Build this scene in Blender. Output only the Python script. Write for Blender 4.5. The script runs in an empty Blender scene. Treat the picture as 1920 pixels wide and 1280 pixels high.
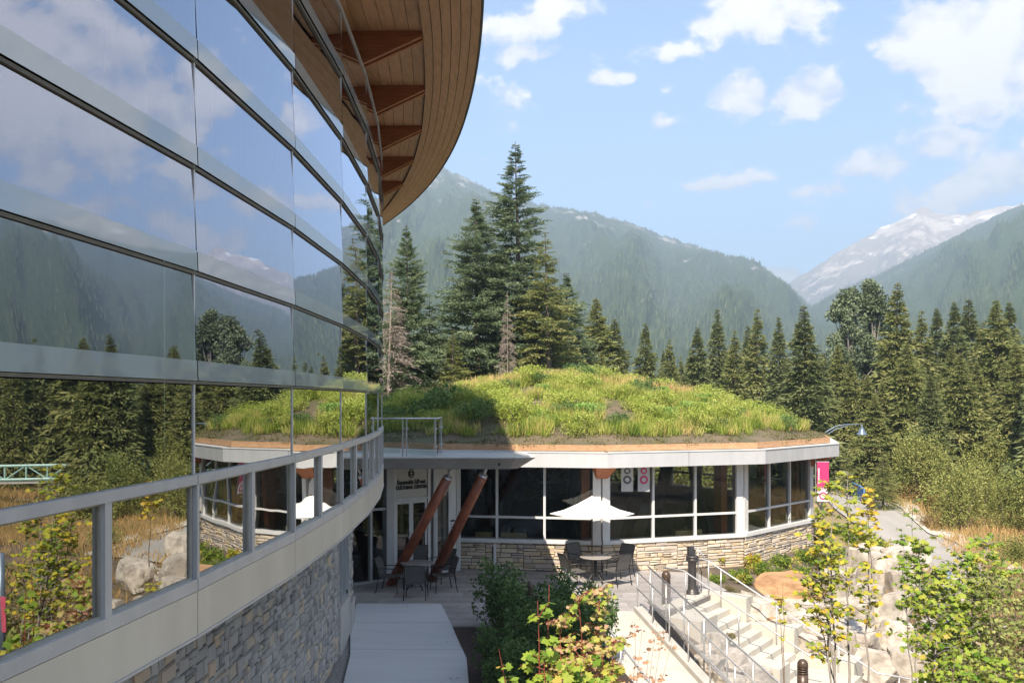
import bpy, math, random
import numpy as np
from mathutils import Vector, noise

R = math.radians
rnd = random.Random(11)
scene = bpy.context.scene
col = scene.collection

# ------------------------------------------------------------------ camera
CAMZ, FPX, HORY = 5.2, 1700.0, 750.0          # eye height above the patio, focal length and horizon row of the 1920 px photo
cd = bpy.data.cameras.new('camera')
cam = bpy.data.objects.new('camera', cd)
col.objects.link(cam)
cam.location = (0, 0, CAMZ)
cam.rotation_euler = (R(90), 0, 0)
cd.sensor_width = 36.0
cd.lens = FPX / 1920 * 36
cd.shift_y = 110 / 1920
cd.clip_start = 0.05
cd.clip_end = 20000
scene.camera = cam

# ------------------------------------------------------------------ sky, sun, exposure
scene.view_settings.view_transform = 'Standard'
scene.view_settings.look = 'None'
scene.view_settings.gamma = 1.0
scene.view_settings.use_curve_mapping = False
scene.view_settings.exposure = 1.45
SUN = Vector((-0.24, -0.97, 1.08)).normalized()
sun_el = math.asin(SUN.z)
sun_az = math.atan2(SUN.x, SUN.y)             # clockwise from +Y
sl = bpy.data.lights.new('sun', 'SUN')
sl.energy = 5.0
sl.angle = R(0.5)
sl.color = (1.0, 0.89, 0.75)
so = bpy.data.objects.new('sun', sl)
col.objects.link(so)
so.rotation_euler = (-SUN).to_track_quat('-Z', 'Y').to_euler()
so.location = (-10, -40, 60)

world = bpy.data.worlds.new('World')
scene.world = world
world.use_nodes = True


def nd(nt, typ, **kw):
    n = nt.nodes.new(typ)
    for k, v in kw.items():
        if k.startswith('i_'):
            key = k[2:]
            key = int(key) if key.isdigit() else key
            n.inputs[key].default_value = v
        else:
            setattr(n, k, v)
    return n


def dir_of(px, py):
    return Vector(((px - 960) / FPX, 1.0, (HORY - py) / FPX)).normalized()


def dir_ae(az, te):
    a = R(az)
    return Vector((math.sin(a), math.cos(a), te)).normalized()


def build_sky():
    nt = world.node_tree
    nt.nodes.clear()
    L = nt.links.new
    out = nd(nt, 'ShaderNodeOutputWorld')
    sky = nd(nt, 'ShaderNodeTexSky', sky_type='NISHITA', sun_disc=False, sun_elevation=sun_el,
             sun_rotation=sun_az, altitude=700, air_density=1.0, dust_density=0.25, ozone_density=3.2)
    bg = nd(nt, 'ShaderNodeBackground', i_Strength=0.108)
    L(sky.outputs[0], bg.inputs[0])
    tc = nd(nt, 'ShaderNodeTexCoord')
    d = nd(nt, 'ShaderNodeVectorMath', operation='NORMALIZE')
    L(tc.outputs['Generated'], d.inputs[0])
    # (direction, horizontal radius in radians, width / height, strength)
    P = 1 / FPX
    blobs = [
        (dir_of(1850, 135), 105 * P, 1.0, 1.25), (dir_of(1770, 75), 120 * P, 1.25, 1.25), (dir_of(1880, 40), 90 * P, 1.3, 1.1),
        (dir_of(1795, 150), 80 * P, 1.4, 1.0), (dir_of(1950, 110), 110 * P, 1.2, 1.1),
        (dir_of(1400, 15), 170 * P, 3.2, .9), (dir_of(1330, 40), 90 * P, 2.5, .7), (dir_of(1255, 92), 85 * P, 2.8, .62),
        (dir_of(1385, 180), 78 * P, 1.7, 1.05), (dir_of(1503, 183), 80 * P, 1.7, 1.1), (dir_of(1130, 150), 60 * P, 4, .5),
        (dir_of(1075, 8), 90 * P, 3, .75), (dir_of(950, 55), 95 * P, 1.7, .8), (dir_of(975, 100), 85 * P, 3.2, .8),
        (dir_of(1630, 312), 105 * P, 2.6, .72), (dir_of(1560, 353), 120 * P, 5, .62), (dir_of(1765, 270), 90 * P, 2.2, .72),
        (dir_of(1700, 200), 60 * P, 2.4, .55), (dir_of(1830, 345), 170 * P, 3.0, .7), (dir_of(1455, 518), 60 * P, 2.4, .8),
        (dir_of(1300, 352), 95 * P, 5, .58), (dir_of(1215, 384), 75 * P, 5, .5), (dir_of(1390, 342), 90 * P, 5, .48),
        (dir_of(1250, 230), 60 * P, 4, .4), (dir_of(1280, 165), 50 * P, 3, .42),
        (dir_ae(38.5, .36), .13, 1.1, 1.1), (dir_ae(35.0, .33), .085, 1.4, 1.0), (dir_ae(38.0, .275), .055, 1.7, .9),
        (dir_ae(42.5, .37), .10, 1.0, 1.0), (dir_ae(36.5, .24), .12, 4, .6), (dir_ae(47, .30), .12, 2.2, .9),
        (dir_ae(-20, .40), .2, 2.0, .8), (dir_ae(-55, .30), .3, 2.5, .8), (dir_ae(62, .42), .2, 1.7, .9),
        (dir_ae(100, .35), .3, 2.2, .8), (dir_ae(150, .4), .3, 2.2, .8), (dir_ae(-110, .35), .3, 2.2, .8),
        (dir_ae(10, .85), .25, 2.0, .8), (dir_ae(50, .95), .25, 1.5, .7), (dir_ae(-30, .9), .35, 1.6, .8),
        (dir_ae(80, .9), .35, 1.8, .8), (dir_ae(120, 1.2), .4, 1.6, .8), (dir_ae(-90, 1.0), .4, 1.6, .8), (dir_ae(180, .9), .35, 1.8, .8), (dir_ae(-150, .7), .35, 2, .8),  # clouds out of view, added to raise the ambient light
    ]
    n1 = nd(nt, 'ShaderNodeTexNoise', i_Scale=15.0, i_Detail=9.0, i_Roughness=.6)
    n1.normalize = True
    sc = nd(nt, 'ShaderNodeVectorMath', operation='MULTIPLY')
    sc.inputs[1].default_value = (1, 1, 1.35)
    L(d.outputs[0], sc.inputs[0])
    L(sc.outputs[0], n1.inputs['Vector'])
    prev = None
    for c, r, k, s in blobs:
        s *= 1.3
        m = nd(nt, 'ShaderNodeVectorMath', operation='MULTIPLY')
        m.inputs[1].default_value = (1, 1, k)
        L(d.outputs[0], m.inputs[0])
        q = nd(nt, 'ShaderNodeVectorMath', operation='DISTANCE')
        q.inputs[1].default_value = (c.x, c.y, c.z * k)
        L(m.outputs[0], q.inputs[0])
        a = nd(nt, 'ShaderNodeMath', operation='MULTIPLY_ADD')
        a.inputs[1].default_value = -s / r
        a.inputs[2].default_value = s
        L(q.outputs['Value'], a.inputs[0])
        if prev is None:
            prev = a
        else:
            mx = nd(nt, 'ShaderNodeMath', operation='SMOOTH_MAX')
            mx.inputs[2].default_value = .18
            L(prev.outputs[0], mx.inputs[0])
            L(a.outputs[0], mx.inputs[1])
            prev = mx
    pos = nd(nt, 'ShaderNodeMath', operation='MAXIMUM')
    pos.inputs[1].default_value = -.2
    L(prev.outputs[0], pos.inputs[0])
    nz = nd(nt, 'ShaderNodeMath', operation='MULTIPLY_ADD')
    nz.inputs[1].default_value = 3.3
    nz.inputs[2].default_value = -1.70
    L(n1.outputs['Fac'], nz.inputs[0])
    add = nd(nt, 'ShaderNodeMath', operation='ADD')
    L(pos.outputs[0], add.inputs[0])
    L(nz.outputs[0], add.inputs[1])
    al = nd(nt, 'ShaderNodeMapRange', interpolation_type='SMOOTHSTEP')
    al.inputs[1].default_value = .08
    al.inputs[2].default_value = .55
    al.inputs[3].default_value = 0
    al.inputs[4].default_value = .97
    L(add.outputs[0], al.inputs[0])
    # cloud tone: thin edges slightly pink and grey, thick parts near white
    cr = nd(nt, 'ShaderNodeValToRGB')
    cr.color_ramp.elements[0].color = (.47, .46, .52, 1)
    cr.color_ramp.elements[1].color = (.74, .68, .65, 1)
    cr.color_ramp.elements[0].position = .1
    cr.color_ramp.elements[1].position = .9
    up = nd(nt, 'ShaderNodeVectorMath', operation='ADD')
    up.inputs[1].default_value = (SUN.x * .01, 0, .030)
    L(sc.outputs[0], up.inputs[0])
    n2 = nd(nt, 'ShaderNodeTexNoise', i_Scale=15.0, i_Detail=5.0, i_Roughness=.6)
    L(up.outputs[0], n2.inputs['Vector'])
    df = nd(nt, 'ShaderNodeMath', operation='SUBTRACT')
    L(n1.outputs['Fac'], df.inputs[0])
    L(n2.outputs['Fac'], df.inputs[1])
    sh = nd(nt, 'ShaderNodeMath', operation='MULTIPLY_ADD')  # lit tops and shaded bases painted into the cloud colour
    sh.inputs[1].default_value = 2.2
    L(df.outputs[0], sh.inputs[0])
    L(add.outputs[0], sh.inputs[2])
    L(sh.outputs[0], cr.inputs[0])
    cb = nd(nt, 'ShaderNodeBackground', i_Strength=.83)
    L(cr.outputs[0], cb.inputs[0])
    mix = nd(nt, 'ShaderNodeMixShader')
    L(al.outputs[0], mix.inputs[0])
    L(bg.outputs[0], mix.inputs[1])
    L(cb.outputs[0], mix.inputs[2])
    L(mix.outputs[0], out.inputs['Surface'])
    world.cycles.sampling_method = 'MANUAL'
    world.cycles.sample_map_resolution = 512


build_sky()
try:
    scene.cycles.max_bounces = 8
    scene.cycles.glossy_bounces = 4
    scene.cycles.transparent_max_bounces = 24
    scene.cycles.transmission_bounces = 4
    scene.cycles.diffuse_bounces = 3
    scene.cycles.volume_bounces = 0
    scene.cycles.caustics_reflective = False
    scene.cycles.caustics_refractive = False
    scene.cycles.sample_clamp_indirect = 4
except Exception:
    pass


# ------------------------------------------------------------------ materials
def new_mat(name):
    m = bpy.data.materials.new(name)
    m.use_nodes = True
    nt = m.node_tree
    nt.nodes.clear()
    out = nd(nt, 'ShaderNodeOutputMaterial')
    return m, nt, out


def mat(name, c, rough=.6, metal=0.0, spec=.4, c2=None, scale=6, detail=5, stretch=(1, 1, 1), bump=0.0, bscale=None,
        rand=0.0, ramp=(.35, .65), coords='Object'):
    """principled surface; colour runs between c and c2 along a noise; rand adds a tone per object"""
    m, nt, out = new_mat(name)
    L = nt.links.new
    p = nd(nt, 'ShaderNodeBsdfPrincipled', i_Roughness=rough, i_Metallic=metal)
    p.inputs['Specular IOR Level'].default_value = spec
    L(p.outputs[0], out.inputs[0])
    if c2 is None:
        c2 = tuple(x * .8 for x in c)
    tc = nd(nt, 'ShaderNodeTexCoord')
    mp = nd(nt, 'ShaderNodeMapping')
    mp.inputs['Scale'].default_value = stretch
    L(tc.outputs[coords], mp.inputs[0])
    n = nd(nt, 'ShaderNodeTexNoise', i_Scale=float(scale), i_Detail=float(detail), i_Roughness=.6)
    L(mp.outputs[0], n.inputs['Vector'])
    r = nd(nt, 'ShaderNodeValToRGB')
    r.color_ramp.elements[0].position = ramp[0]
    r.color_ramp.elements[1].position = ramp[1]
    r.color_ramp.elements[0].color = (*c, 1)
    r.color_ramp.elements[1].color = (*c2, 1)
    L(n.outputs['Fac'], r.inputs[0])
    last = r.outputs[0]
    if rand:
        oi = nd(nt, 'ShaderNodeObjectInfo')
        mr = nd(nt, 'ShaderNodeMapRange')
        mr.inputs[3].default_value = 1 - rand
        mr.inputs[4].default_value = 1 + rand
        L(oi.outputs['Random'], mr.inputs[0])
        hs = nd(nt, 'ShaderNodeHueSaturation')
        L(mr.outputs[0], hs.inputs['Value'])
        L(last, hs.inputs['Color'])
        last = hs.outputs[0]
    L(last, p.inputs['Base Color'])
    if bump:
        n2 = nd(nt, 'ShaderNodeTexNoise', i_Scale=float(bscale or scale * 4), i_Detail=6.0)
        L(mp.outputs[0], n2.inputs['Vector'])
        b = nd(nt, 'ShaderNodeBump', i_Strength=float(bump), i_Distance=.02)
        L(n2.outputs['Fac'], b.inputs['Height'])
        L(b.outputs[0], p.inputs['Normal'])
    return m


def ramp_mat(name, cols, src='random', rough=.8, bump=.3, bscale=18, trans=0.0, spec=.2, nmix=.35, nscale=3.0):
    """colour ramp driven by the object's random number or by the mesh attribute 'var', mixed with noise"""
    m, nt, out = new_mat(name)
    L = nt.links.new
    p = nd(nt, 'ShaderNodeBsdfPrincipled', i_Roughness=rough)
    p.inputs['Specular IOR Level'].default_value = spec
    tc = nd(nt, 'ShaderNodeTexCoord')
    n = nd(nt, 'ShaderNodeTexNoise', i_Scale=float(nscale), i_Detail=5.0)
    L(tc.outputs['Object'], n.inputs['Vector'])
    if src == 'random':
        s = nd(nt, 'ShaderNodeObjectInfo').outputs['Random']
    else:
        s = nd(nt, 'ShaderNodeAttribute', attribute_name='var').outputs['Fac']
    a = nd(nt, 'ShaderNodeMath', operation='MULTIPLY_ADD')
    a.inputs[1].default_value = nmix * 2
    a.inputs[2].default_value = -nmix
    L(n.outputs['Fac'], a.inputs[0])
    b = nd(nt, 'ShaderNodeMath', operation='ADD')
    L(a.outputs[0], b.inputs[0])
    L(s, b.inputs[1])
    r = nd(nt, 'ShaderNodeValToRGB')
    els = r.color_ramp.elements
    while len(els) < len(cols):
        els.new(.5)
    for i, c in enumerate(cols):
        els[i].position = i / (len(cols) - 1)
        els[i].color = (*c, 1)
    L(b.outputs[0], r.inputs[0])
    L(r.outputs[0], p.inputs['Base Color'])
    if bump:
        n2 = nd(nt, 'ShaderNodeTexNoise', i_Scale=float(bscale), i_Detail=6.0)
        L(tc.outputs['Object'], n2.inputs['Vector'])
        bp = nd(nt, 'ShaderNodeBump', i_Strength=float(bump), i_Distance=.02)
        L(n2.outputs['Fac'], bp.inputs['Height'])
        L(bp.outputs[0], p.inputs['Normal'])
    if trans:
        t = nd(nt, 'ShaderNodeBsdfTranslucent')
        L(r.outputs[0], t.inputs[0])
        mx = nd(nt, 'ShaderNodeMixShader')
        mx.inputs[0].default_value = trans
        L(p.outputs[0], mx.inputs[1])
        L(t.outputs[0], mx.inputs[2])
        L(mx.outputs[0], out.inputs[0])
    else:
        L(p.outputs[0], out.inputs[0])
    return m


def glass(name, tint, ior=1.6, base=0.0, gain=1.0, gcol=(1, 1, 1), wave=0.0, wscale=1.2):
    m, nt, out = new_mat(name)
    L = nt.links.new
    fr = nd(nt, 'ShaderNodeFresnel', i_IOR=ior)
    a = nd(nt, 'ShaderNodeMath', operation='MULTIPLY_ADD', use_clamp=True)
    a.inputs[1].default_value = gain
    a.inputs[2].default_value = base
    L(fr.outputs[0], a.inputs[0])
    t = nd(nt, 'ShaderNodeBsdfTransparent')
    t.inputs[0].default_value = (*tint, 1)
    g = nd(nt, 'ShaderNodeBsdfGlossy')
    g.inputs['Roughness'].default_value = 0.0
    g.inputs['Color'].default_value = (*gcol, 1)
    if wave:
        tc = nd(nt, 'ShaderNodeTexCoord')
        n = nd(nt, 'ShaderNodeTexNoise', i_Scale=float(wscale), i_Detail=1.0)
        L(tc.outputs['Object'], n.inputs['Vector'])
        b = nd(nt, 'ShaderNodeBump', i_Strength=1.0, i_Distance=float(wave))
        L(n.outputs['Fac'], b.inputs['Height'])
        L(b.outputs[0], g.inputs['Normal'])
    mx = nd(nt, 'ShaderNodeMixShader')
    L(a.outputs[0], mx.inputs[0])
    L(t.outputs[0], mx.inputs[1])
    L(g.outputs[0], mx.inputs[2])
    L(mx.outputs[0], out.inputs[0])
    return m


M = {}
M['alu'] = mat('brushed_aluminium', (.48, .49, .50), .38, .35, .5, (.43, .44, .45), 2)
M['alu_w'] = mat('white_aluminium', (.68, .675, .66), .38, 0, .5, (.61, .605, .59), 2.5, 7, stretch=(2, 2, .5))
M['alu_g'] = mat('grey_aluminium', (.50, .50, .50), .38, .1, .5, (.43, .435, .44), 2.5, 7, stretch=(2, 2, .6), bump=.02)
M['alu_fascia'] = mat('fascia_aluminium', (.54, .545, .55), .42, .1, .5, (.48, .485, .49), 1.6, 7, stretch=(2, 2, .5), rand=.03)
M['beige'] = mat('beige_metal_panel', (.60, .56, .475), .42, .05, .5, (.52, .485, .41), 1.3, 7, stretch=(1.5, 1.5, .5), rand=.04)
M['dark_rail'] = mat('dark_gasket', (.22, .22, .20), .6)
M['rail_edge'] = mat('bronze_trim', (.40, .39, .34), .45, .2)
M['spandrel'] = mat('interior_glazing_beam', (.42, .50, .52), .5)
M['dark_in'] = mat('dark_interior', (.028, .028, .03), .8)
M['floor_in'] = mat('interior_floor', (.09, .08, .07), .4, c2=(.06, .055, .05))
M['soffit'] = mat('cedar_soffit_board', (.68, .43, .26), .5, 0, .3, (.56, .34, .20), 3, stretch=(6, 1, 6), rand=.10)
M['soffit_dark'] = mat('soffit_gap', (.05, .03, .02), .9)
M['beam'] = mat('stained_glulam', (.42, .16, .065), .5, 0, .3, (.31, .105, .045), 3, stretch=(1, 1, 9), rand=.08)
M['log'] = mat('varnished_log', (.33, .095, .038), .38, 0, .5, (.17, .05, .024), 3, stretch=(2, 2, .6))
M['timber'] = mat('cedar_kerb', (.50, .30, .17), .7, 0, .2, (.38, .22, .12), 2, stretch=(3, 3, 10), rand=.16)
M['concrete'] = mat('pale_concrete', (.50, .48, .44), .85, 0, .2, (.42, .40, .37), 2.0, 8, bump=.15, bscale=40)
M['concrete_lt'] = mat('cream_concrete', (.55, .51, .44), .85, 0, .2, (.47, .435, .375), 1.6, 8, bump=.12, bscale=40)
M['concrete_g'] = mat('board_marked_concrete', (.36, .355, .34), .8, 0, .2, (.27, .265, .25), 1.4, 8, bump=.2, bscale=25)
M['path'] = mat('broomed_concrete', (.56, .57, .57), .85, 0, .2, (.50, .51, .515), 1.0, 8, stretch=(.5, 5, 1), bump=.12, bscale=60)
M['paver'] = mat('grey_paver', (.37, .345, .325), .8, 0, .25, (.27, .25, .24), 1.3, 8, bump=.15, bscale=50, rand=.12)
M['joint'] = mat('paver_joint_sand', (.20, .185, .17), .95)
M['gravel'] = mat('gravel', (.33, .32, .30), .9, c2=(.17, .165, .16), scale=45, detail=3, bump=.8, bscale=50, ramp=(.42, .58))
M['mulch'] = mat('bark_mulch', (.075, .052, .04), .95, c2=(.035, .025, .02), scale=22, detail=8, bump=.8, bscale=40)
M['soil'] = mat('roof_soil', (.17, .125, .085), .95, c2=(.10, .095, .05), scale=1.1, detail=9, bump=.9, bscale=14)
M['earth'] = mat('brown_earth', (.15, .115, .085), .95, c2=(.08, .064, .046), scale=.9, detail=9, bump=.7, bscale=12)
M['asphalt'] = mat('worn_asphalt', (.36, .335, .30), .9, c2=(.31, .29, .26), scale=.7, detail=8)
M['yellow'] = mat('road_paint_yellow', (.60, .42, .10), .7)
M['meadow'] = mat('dry_meadow', (.36, .25, .13), .95, c2=(.18, .17, .07), scale=.35, detail=9)
M['forest_floor'] = mat('forest_floor', (.045, .05, .025), .95, c2=(.025, .035, .018), scale=.08, detail=6)
M['steel'] = mat('galvanised_steel', (.55, .55, .55), .35, .6, .5, (.48, .48, .48), 8)
M['steel_dk'] = mat('dark_steel', (.09, .09, .095), .4, .5, .5)
M['bronze'] = mat('bronze_powdercoat', (.10, .065, .045), .35, .2, .5)
M['iron'] = mat('cast_iron', (.07, .066, .062), .42, .4, .5)
M['furn'] = mat('dark_furniture_frame', (.035, .033, .033), .4, .3, .5)
M['sling'] = mat('woven_sling', (.13, .12, .11), .7, c2=(.09, .085, .08), scale=120, detail=1)
M['ttop'] = mat('stone_table_top', (.36, .33, .30), .45, c2=(.28, .26, .24), scale=30)
M['canvas'] = mat('white_canvas', (.80, .78, .74), .8, c2=(.77, .75, .71), scale=3)
M['black'] = mat('black_letters', (.015, .014, .013), .5)
M['cream'] = mat('cream_sign_panel', (.60, .58, .52), .5, c2=(.57, .55, .49), scale=1)
M['pink'] = mat('magenta_banner', (.55, .04, .16), .6)
M['white'] = mat('white_print', (.78, .77, .75), .6)
M['blue'] = mat('blue_painted_steel', (.10, .24, .50), .4, 0, .5)
M['teal'] = mat('teal_painted_steel', (.42, .66, .62), .45)
M['lamp'] = mat('lamp_blue_grey', (.16, .21, .28), .4, .3)
M['planter'] = mat('pale_pine_box', (.55, .40, .17), .6, c2=(.48, .34, .14), scale=4)
M['bark'] = mat('conifer_bark', (.16, .125, .10), .9, c2=(.08, .06, .05), scale=3, stretch=(1, 1, .3), bump=.6)
M['bark_lt'] = mat('pale_bark', (.30, .27, .24), .9, c2=(.20, .18, .16), scale=3, stretch=(1, 1, .3), bump=.4)
M['stem_red'] = mat('red_stem', (.30, .07, .05), .6)
M['stem'] = mat('grey_brown_stem', (.19, .14, .10), .8)
M['dead'] = mat('dead_wood', (.34, .28, .235), .9, c2=(.25, .20, .165), scale=4)
M['orange_rock'] = mat('orange_sandstone', (.52, .32, .17), .85, 0, .2, (.30, .17, .09), 1.2, 8, stretch=(1, 1, 3), bump=1.0, bscale=4)
M['rock'] = mat('pale_granite', (.52, .46, .385), .85, 0, .2, (.27, .235, .195), 2.2, 10, bump=1.0, bscale=9, rand=.12)
STONE_P = [(.32, .28, .24), (.55, .42, .26), (.50, .44, .37), (.66, .54, .38), (.40, .35, .31), (.64, .49, .30), (.62, .53, .42), (.45, .39, .34), (.56, .46, .35)]
STONE_L = [(.30, .285, .265), (.43, .405, .365), (.34, .325, .305), (.47, .45, .42), (.25, .24, .225), (.38, .37, .35), (.56, .44, .31), (.35, .335, .31), (.45, .43, .40)]
M['stone_p'] = ramp_mat('ledgestone_tan', STONE_P, 'random', nmix=.05)
M['stone_pv'] = ramp_mat('ledgestone_tan_small', STONE_P, 'var', nmix=.05)
M['stone_l'] = ramp_mat('ledgestone_grey', STONE_L, 'random', nmix=.06)
M['stone_lv'] = ramp_mat('ledgestone_grey_small', STONE_L, 'var', nmix=.06)
M['mortar'] = mat('recessed_mortar', (.07, .065, .06), .95)
M['spruce'] = ramp_mat('spruce_needles', [(.055, .090, .042), (.14, .19, .095), (.26, .31, .175)], 'var', .7, 0, trans=.25, nmix=.3, nscale=1.2)
M['fir'] = ramp_mat('fir_needles_olive', [(.08, .10, .03), (.20, .225, .07), (.36, .34, .135)], 'var', .7, 0, trans=.25, nmix=.3, nscale=.8)
M['firdark'] = ramp_mat('fir_needles_dark', [(.065, .088, .034), (.16, .19, .07), (.28, .29, .12)], 'var', .7, 0, trans=.22, nmix=.3, nscale=.8)
M['cotton'] = ramp_mat('cottonwood_leaves', [(.07, .10, .045), (.15, .19, .10), (.27, .31, .19)], 'var', .55, 0, trans=.25, nmix=.25, nscale=.6)
M['shrub'] = ramp_mat('shrub_leaves', [(.11, .13, .03), (.26, .28, .075), (.42, .40, .14)], 'var', .6, 0, trans=.25, nmix=.3, nscale=.7)
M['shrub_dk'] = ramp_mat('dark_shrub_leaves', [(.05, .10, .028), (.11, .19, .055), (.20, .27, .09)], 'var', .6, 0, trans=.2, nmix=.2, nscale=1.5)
M['rust'] = ramp_mat('rusty_shrub_leaves', [(.14, .085, .03), (.25, .16, .06), (.30, .24, .09)], 'var', .7, 0, trans=.2, nmix=.3, nscale=.8)
M['perennial'] = ramp_mat('roof_perennial_leaves', [(.14, .20, .03), (.36, .43, .075), (.58, .60, .18)], 'var', .6, 0, trans=.3, nmix=.35, nscale=.7)
M['sedum'] = ramp_mat('bright_sedum', [(.13, .25, .05), (.27, .42, .10), (.42, .55, .20)], 'var', .6, 0, trans=.25, nmix=.2, nscale=1.2)
M['grass'] = ramp_mat('roof_grass', [(.12, .19, .025), (.30, .37, .06), (.54, .50, .16), (.56, .38, .18)], 'var', .7, 0, trans=.3, nmix=.45, nscale=.9)
M['drygrass'] = ramp_mat('dry_grass', [(.22, .19, .06), (.46, .31, .13), (.58, .38, .17)], 'var', .8, 0, trans=.25, nmix=.3, nscale=.3)
M['mossy'] = ramp_mat('low_sedum_mat', [(.10, .095, .04), (.17, .165, .06), (.20, .15, .075)], 'var', .8, 0, trans=.1, nmix=.4, nscale=.8)
M['maple'] = ramp_mat('maple_leaves', [(.13, .24, .03), (.28, .38, .05), (.42, .42, .07), (.48, .34, .08)], 'var', .5, 0, trans=.35, nmix=.12, nscale=1.5)
M['maple_y'] = ramp_mat('yellowing_maple_leaves', [(.17, .26, .04), (.36, .40, .05), (.56, .46, .05), (.60, .36, .05)], 'var', .5, 0, trans=.35, nmix=.15, nscale=1.5)
M['maple_r'] = ramp_mat('withered_maple_leaves', [(.22, .32, .04), (.40, .42, .08), (.52, .36, .20), (.46, .22, .15)], 'var', .5, 0, trans=.3, nmix=.2, nscale=2.0)
M['fern'] = ramp_mat('fern_fronds', [(.09, .16, .025), (.20, .28, .04), (.36, .38, .06), (.42, .30, .06)], 'var', .6, 0, trans=.25, nmix=.2, nscale=1.5)
M['willow'] = ramp_mat('willow_leaves', [(.10, .13, .035), (.22, .26, .07), (.38, .38, .13)], 'var', .6, 0, trans=.25, nmix=.2, nscale=1.0)
M['flower'] = mat('pink_flower', (.60, .10, .16), .6)
M['pane_up'] = glass('coated_blue_glass', (.42, .50, .53), 1.85, .33, 1.0, (.86, .89, 1.0), .0014, .9)
M['pane_lo'] = glass('vision_glass', (.42, .48, .46), 1.85, .30, 1.0, (.92, .95, .93), .0006, .8)
M['pane_rib'] = glass('wavy_window_glass', (.35, .40, .38), 1.85, .34, 1.0, (.95, .97, .95), .0016, 1.6)
M['pane_pav'] = glass('pavilion_glass', (.76, .80, .78), 1.5, .0, 1.4, (.9, .95, .95), .0012, .8)
M['frit'] = mat('blue_grey_frit_band', (.33, .38, .40), .03, 0, 1.0, (.30, .35, .37), 1)
M['frit'].node_tree.nodes['Principled BSDF'].inputs['IOR'].default_value = 1.9
M['pane_clear'] = glass('clear_balustrade_glass', (.86, .92, .90), 1.45, .0, 1.0)


# ------------------------------------------------------------------ mesh helpers
class MB:
    def __init__(s):
        s.v, s.f = [], []

    def add(s, vs, fs):
        b = len(s.v)
        s.v.extend([tuple(p) for p in vs])
        s.f.extend([tuple(b + i for i in f) for f in fs])
        return s

    def hexa(s, p):
        return s.add(p, [(0, 3, 2, 1), (4, 5, 6, 7), (0, 1, 5, 4), (1, 2, 6, 5), (2, 3, 7, 6), (3, 0, 4, 7)])

    def box(s, c, d, rz=0):
        x, y, z = d[0] / 2, d[1] / 2, d[2] / 2
        cs, sn = math.cos(rz), math.sin(rz)
        ps = []
        for dz in (-z, z):
            for dx, dy in ((-x, -y), (x, -y), (x, y), (-x, y)):
                ps.append((c[0] + dx * cs - dy * sn, c[1] + dx * sn + dy * cs, c[2] + dz))
        return s.hexa(ps)

    def seg(s, p0, p1, z0, z1, o0, o1, z0b=None, z1b=None):
        """upright slab between plan points p0 and p1, offset o0..o1 along the right hand normal"""
        dx, dy = p1[0] - p0[0], p1[1] - p0[1]
        l = math.hypot(dx, dy)
        n = (dy / l, -dx / l)
        z0b = z0 if z0b is None else z0b
        z1b = z1 if z1b is None else z1b
        a = [(p0[0] + n[0] * o0, p0[1] + n[1] * o0), (p0[0] + n[0] * o1, p0[1] + n[1] * o1),
             (p1[0] + n[0] * o1, p1[1] + n[1] * o1), (p1[0] + n[0] * o0, p1[1] + n[1] * o0)]
        zz0 = (z0, z0, z0b, z0b)
        zz1 = (z1, z1, z1b, z1b)
        return s.hexa([(a[i][0], a[i][1], zz0[i]) for i in range(4)] + [(a[i][0], a[i][1], zz1[i]) for i in range(4)])

    def prism(s, poly, z0, z1):
        n = len(poly)
        vs = [(p[0], p[1], z0) for p in poly] + [(p[0], p[1], z1) for p in poly]
        fs = [tuple(range(n - 1, -1, -1)), tuple(range(n, 2 * n))]
        fs += [(i, (i + 1) % n, n + (i + 1) % n, n + i) for i in range(n)]
        return s.add(vs, fs)

    def tube(s, pts, r, n=8, caps=True):
        pts = [Vector(p) for p in pts]
        rs = r if isinstance(r, (list, tuple)) else [r] * len(pts)
        b = len(s.v)
        up = Vector((0, 0, 1))
        for i, p in enumerate(pts):
            t = (pts[min(i + 1, len(pts) - 1)] - pts[max(i - 1, 0)])
            t.normalize()
            u = t.cross(up)
            if u.length < 1e-3:
                u = Vector((1, 0, 0))
            u.normalize()
            w = t.cross(u)
            for k in range(n):
                a = 2 * math.pi * k / n
                s.v.append(tuple(p + (u * math.cos(a) + w * math.sin(a)) * rs[i]))
        for i in range(len(pts) - 1):
            for k in range(n):
                k2 = (k + 1) % n
                s.f.append((b + i * n + k, b + i * n + k2, b + (i + 1) * n + k2, b + (i + 1) * n + k))
        if caps:
            s.f.append(tuple(b + k for k in range(n - 1, -1, -1)))
            s.f.append(tuple(b + (len(pts) - 1) * n + k for k in range(n)))
        return s

    def lathe(s, c, prof, n=20):
        """prof: list of (radius, z) from bottom to top"""
        b = len(s.v)
        for r, z in prof:
            for k in range(n):
                a = 2 * math.pi * k / n
                s.v.append((c[0] + r * math.cos(a), c[1] + r * math.sin(a), c[2] + z))
        for i in range(len(prof) - 1):
            for k in range(n):
                k2 = (k + 1) % n
                s.f.append((b + i * n + k, b + i * n + k2, b + (i + 1) * n + k2, b + (i + 1) * n + k))
        s.f.append(tuple(b + k for k in range(n - 1, -1, -1)))
        s.f.append(tuple(b + (len(prof) - 1) * n + k for k in range(n)))
        return s

    def mesh(s, name, off=(0, 0, 0)):
        me = bpy.data.meshes.new(name)
        o = Vector(off)
        me.from_pydata([tuple(Vector(p) - o) for p in s.v], [], s.f)
        return me

    def build(s, name, m, parent=None, smooth=False, label=None):
        off = base_of(parent)
        me = s.mesh(name, off)
        return link(name, me, m, parent, smooth, label)


def base_of(o):
    v = Vector((0, 0, 0))
    while o is not None:
        v += Vector(o.location)
        o = o.parent
    return v


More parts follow.
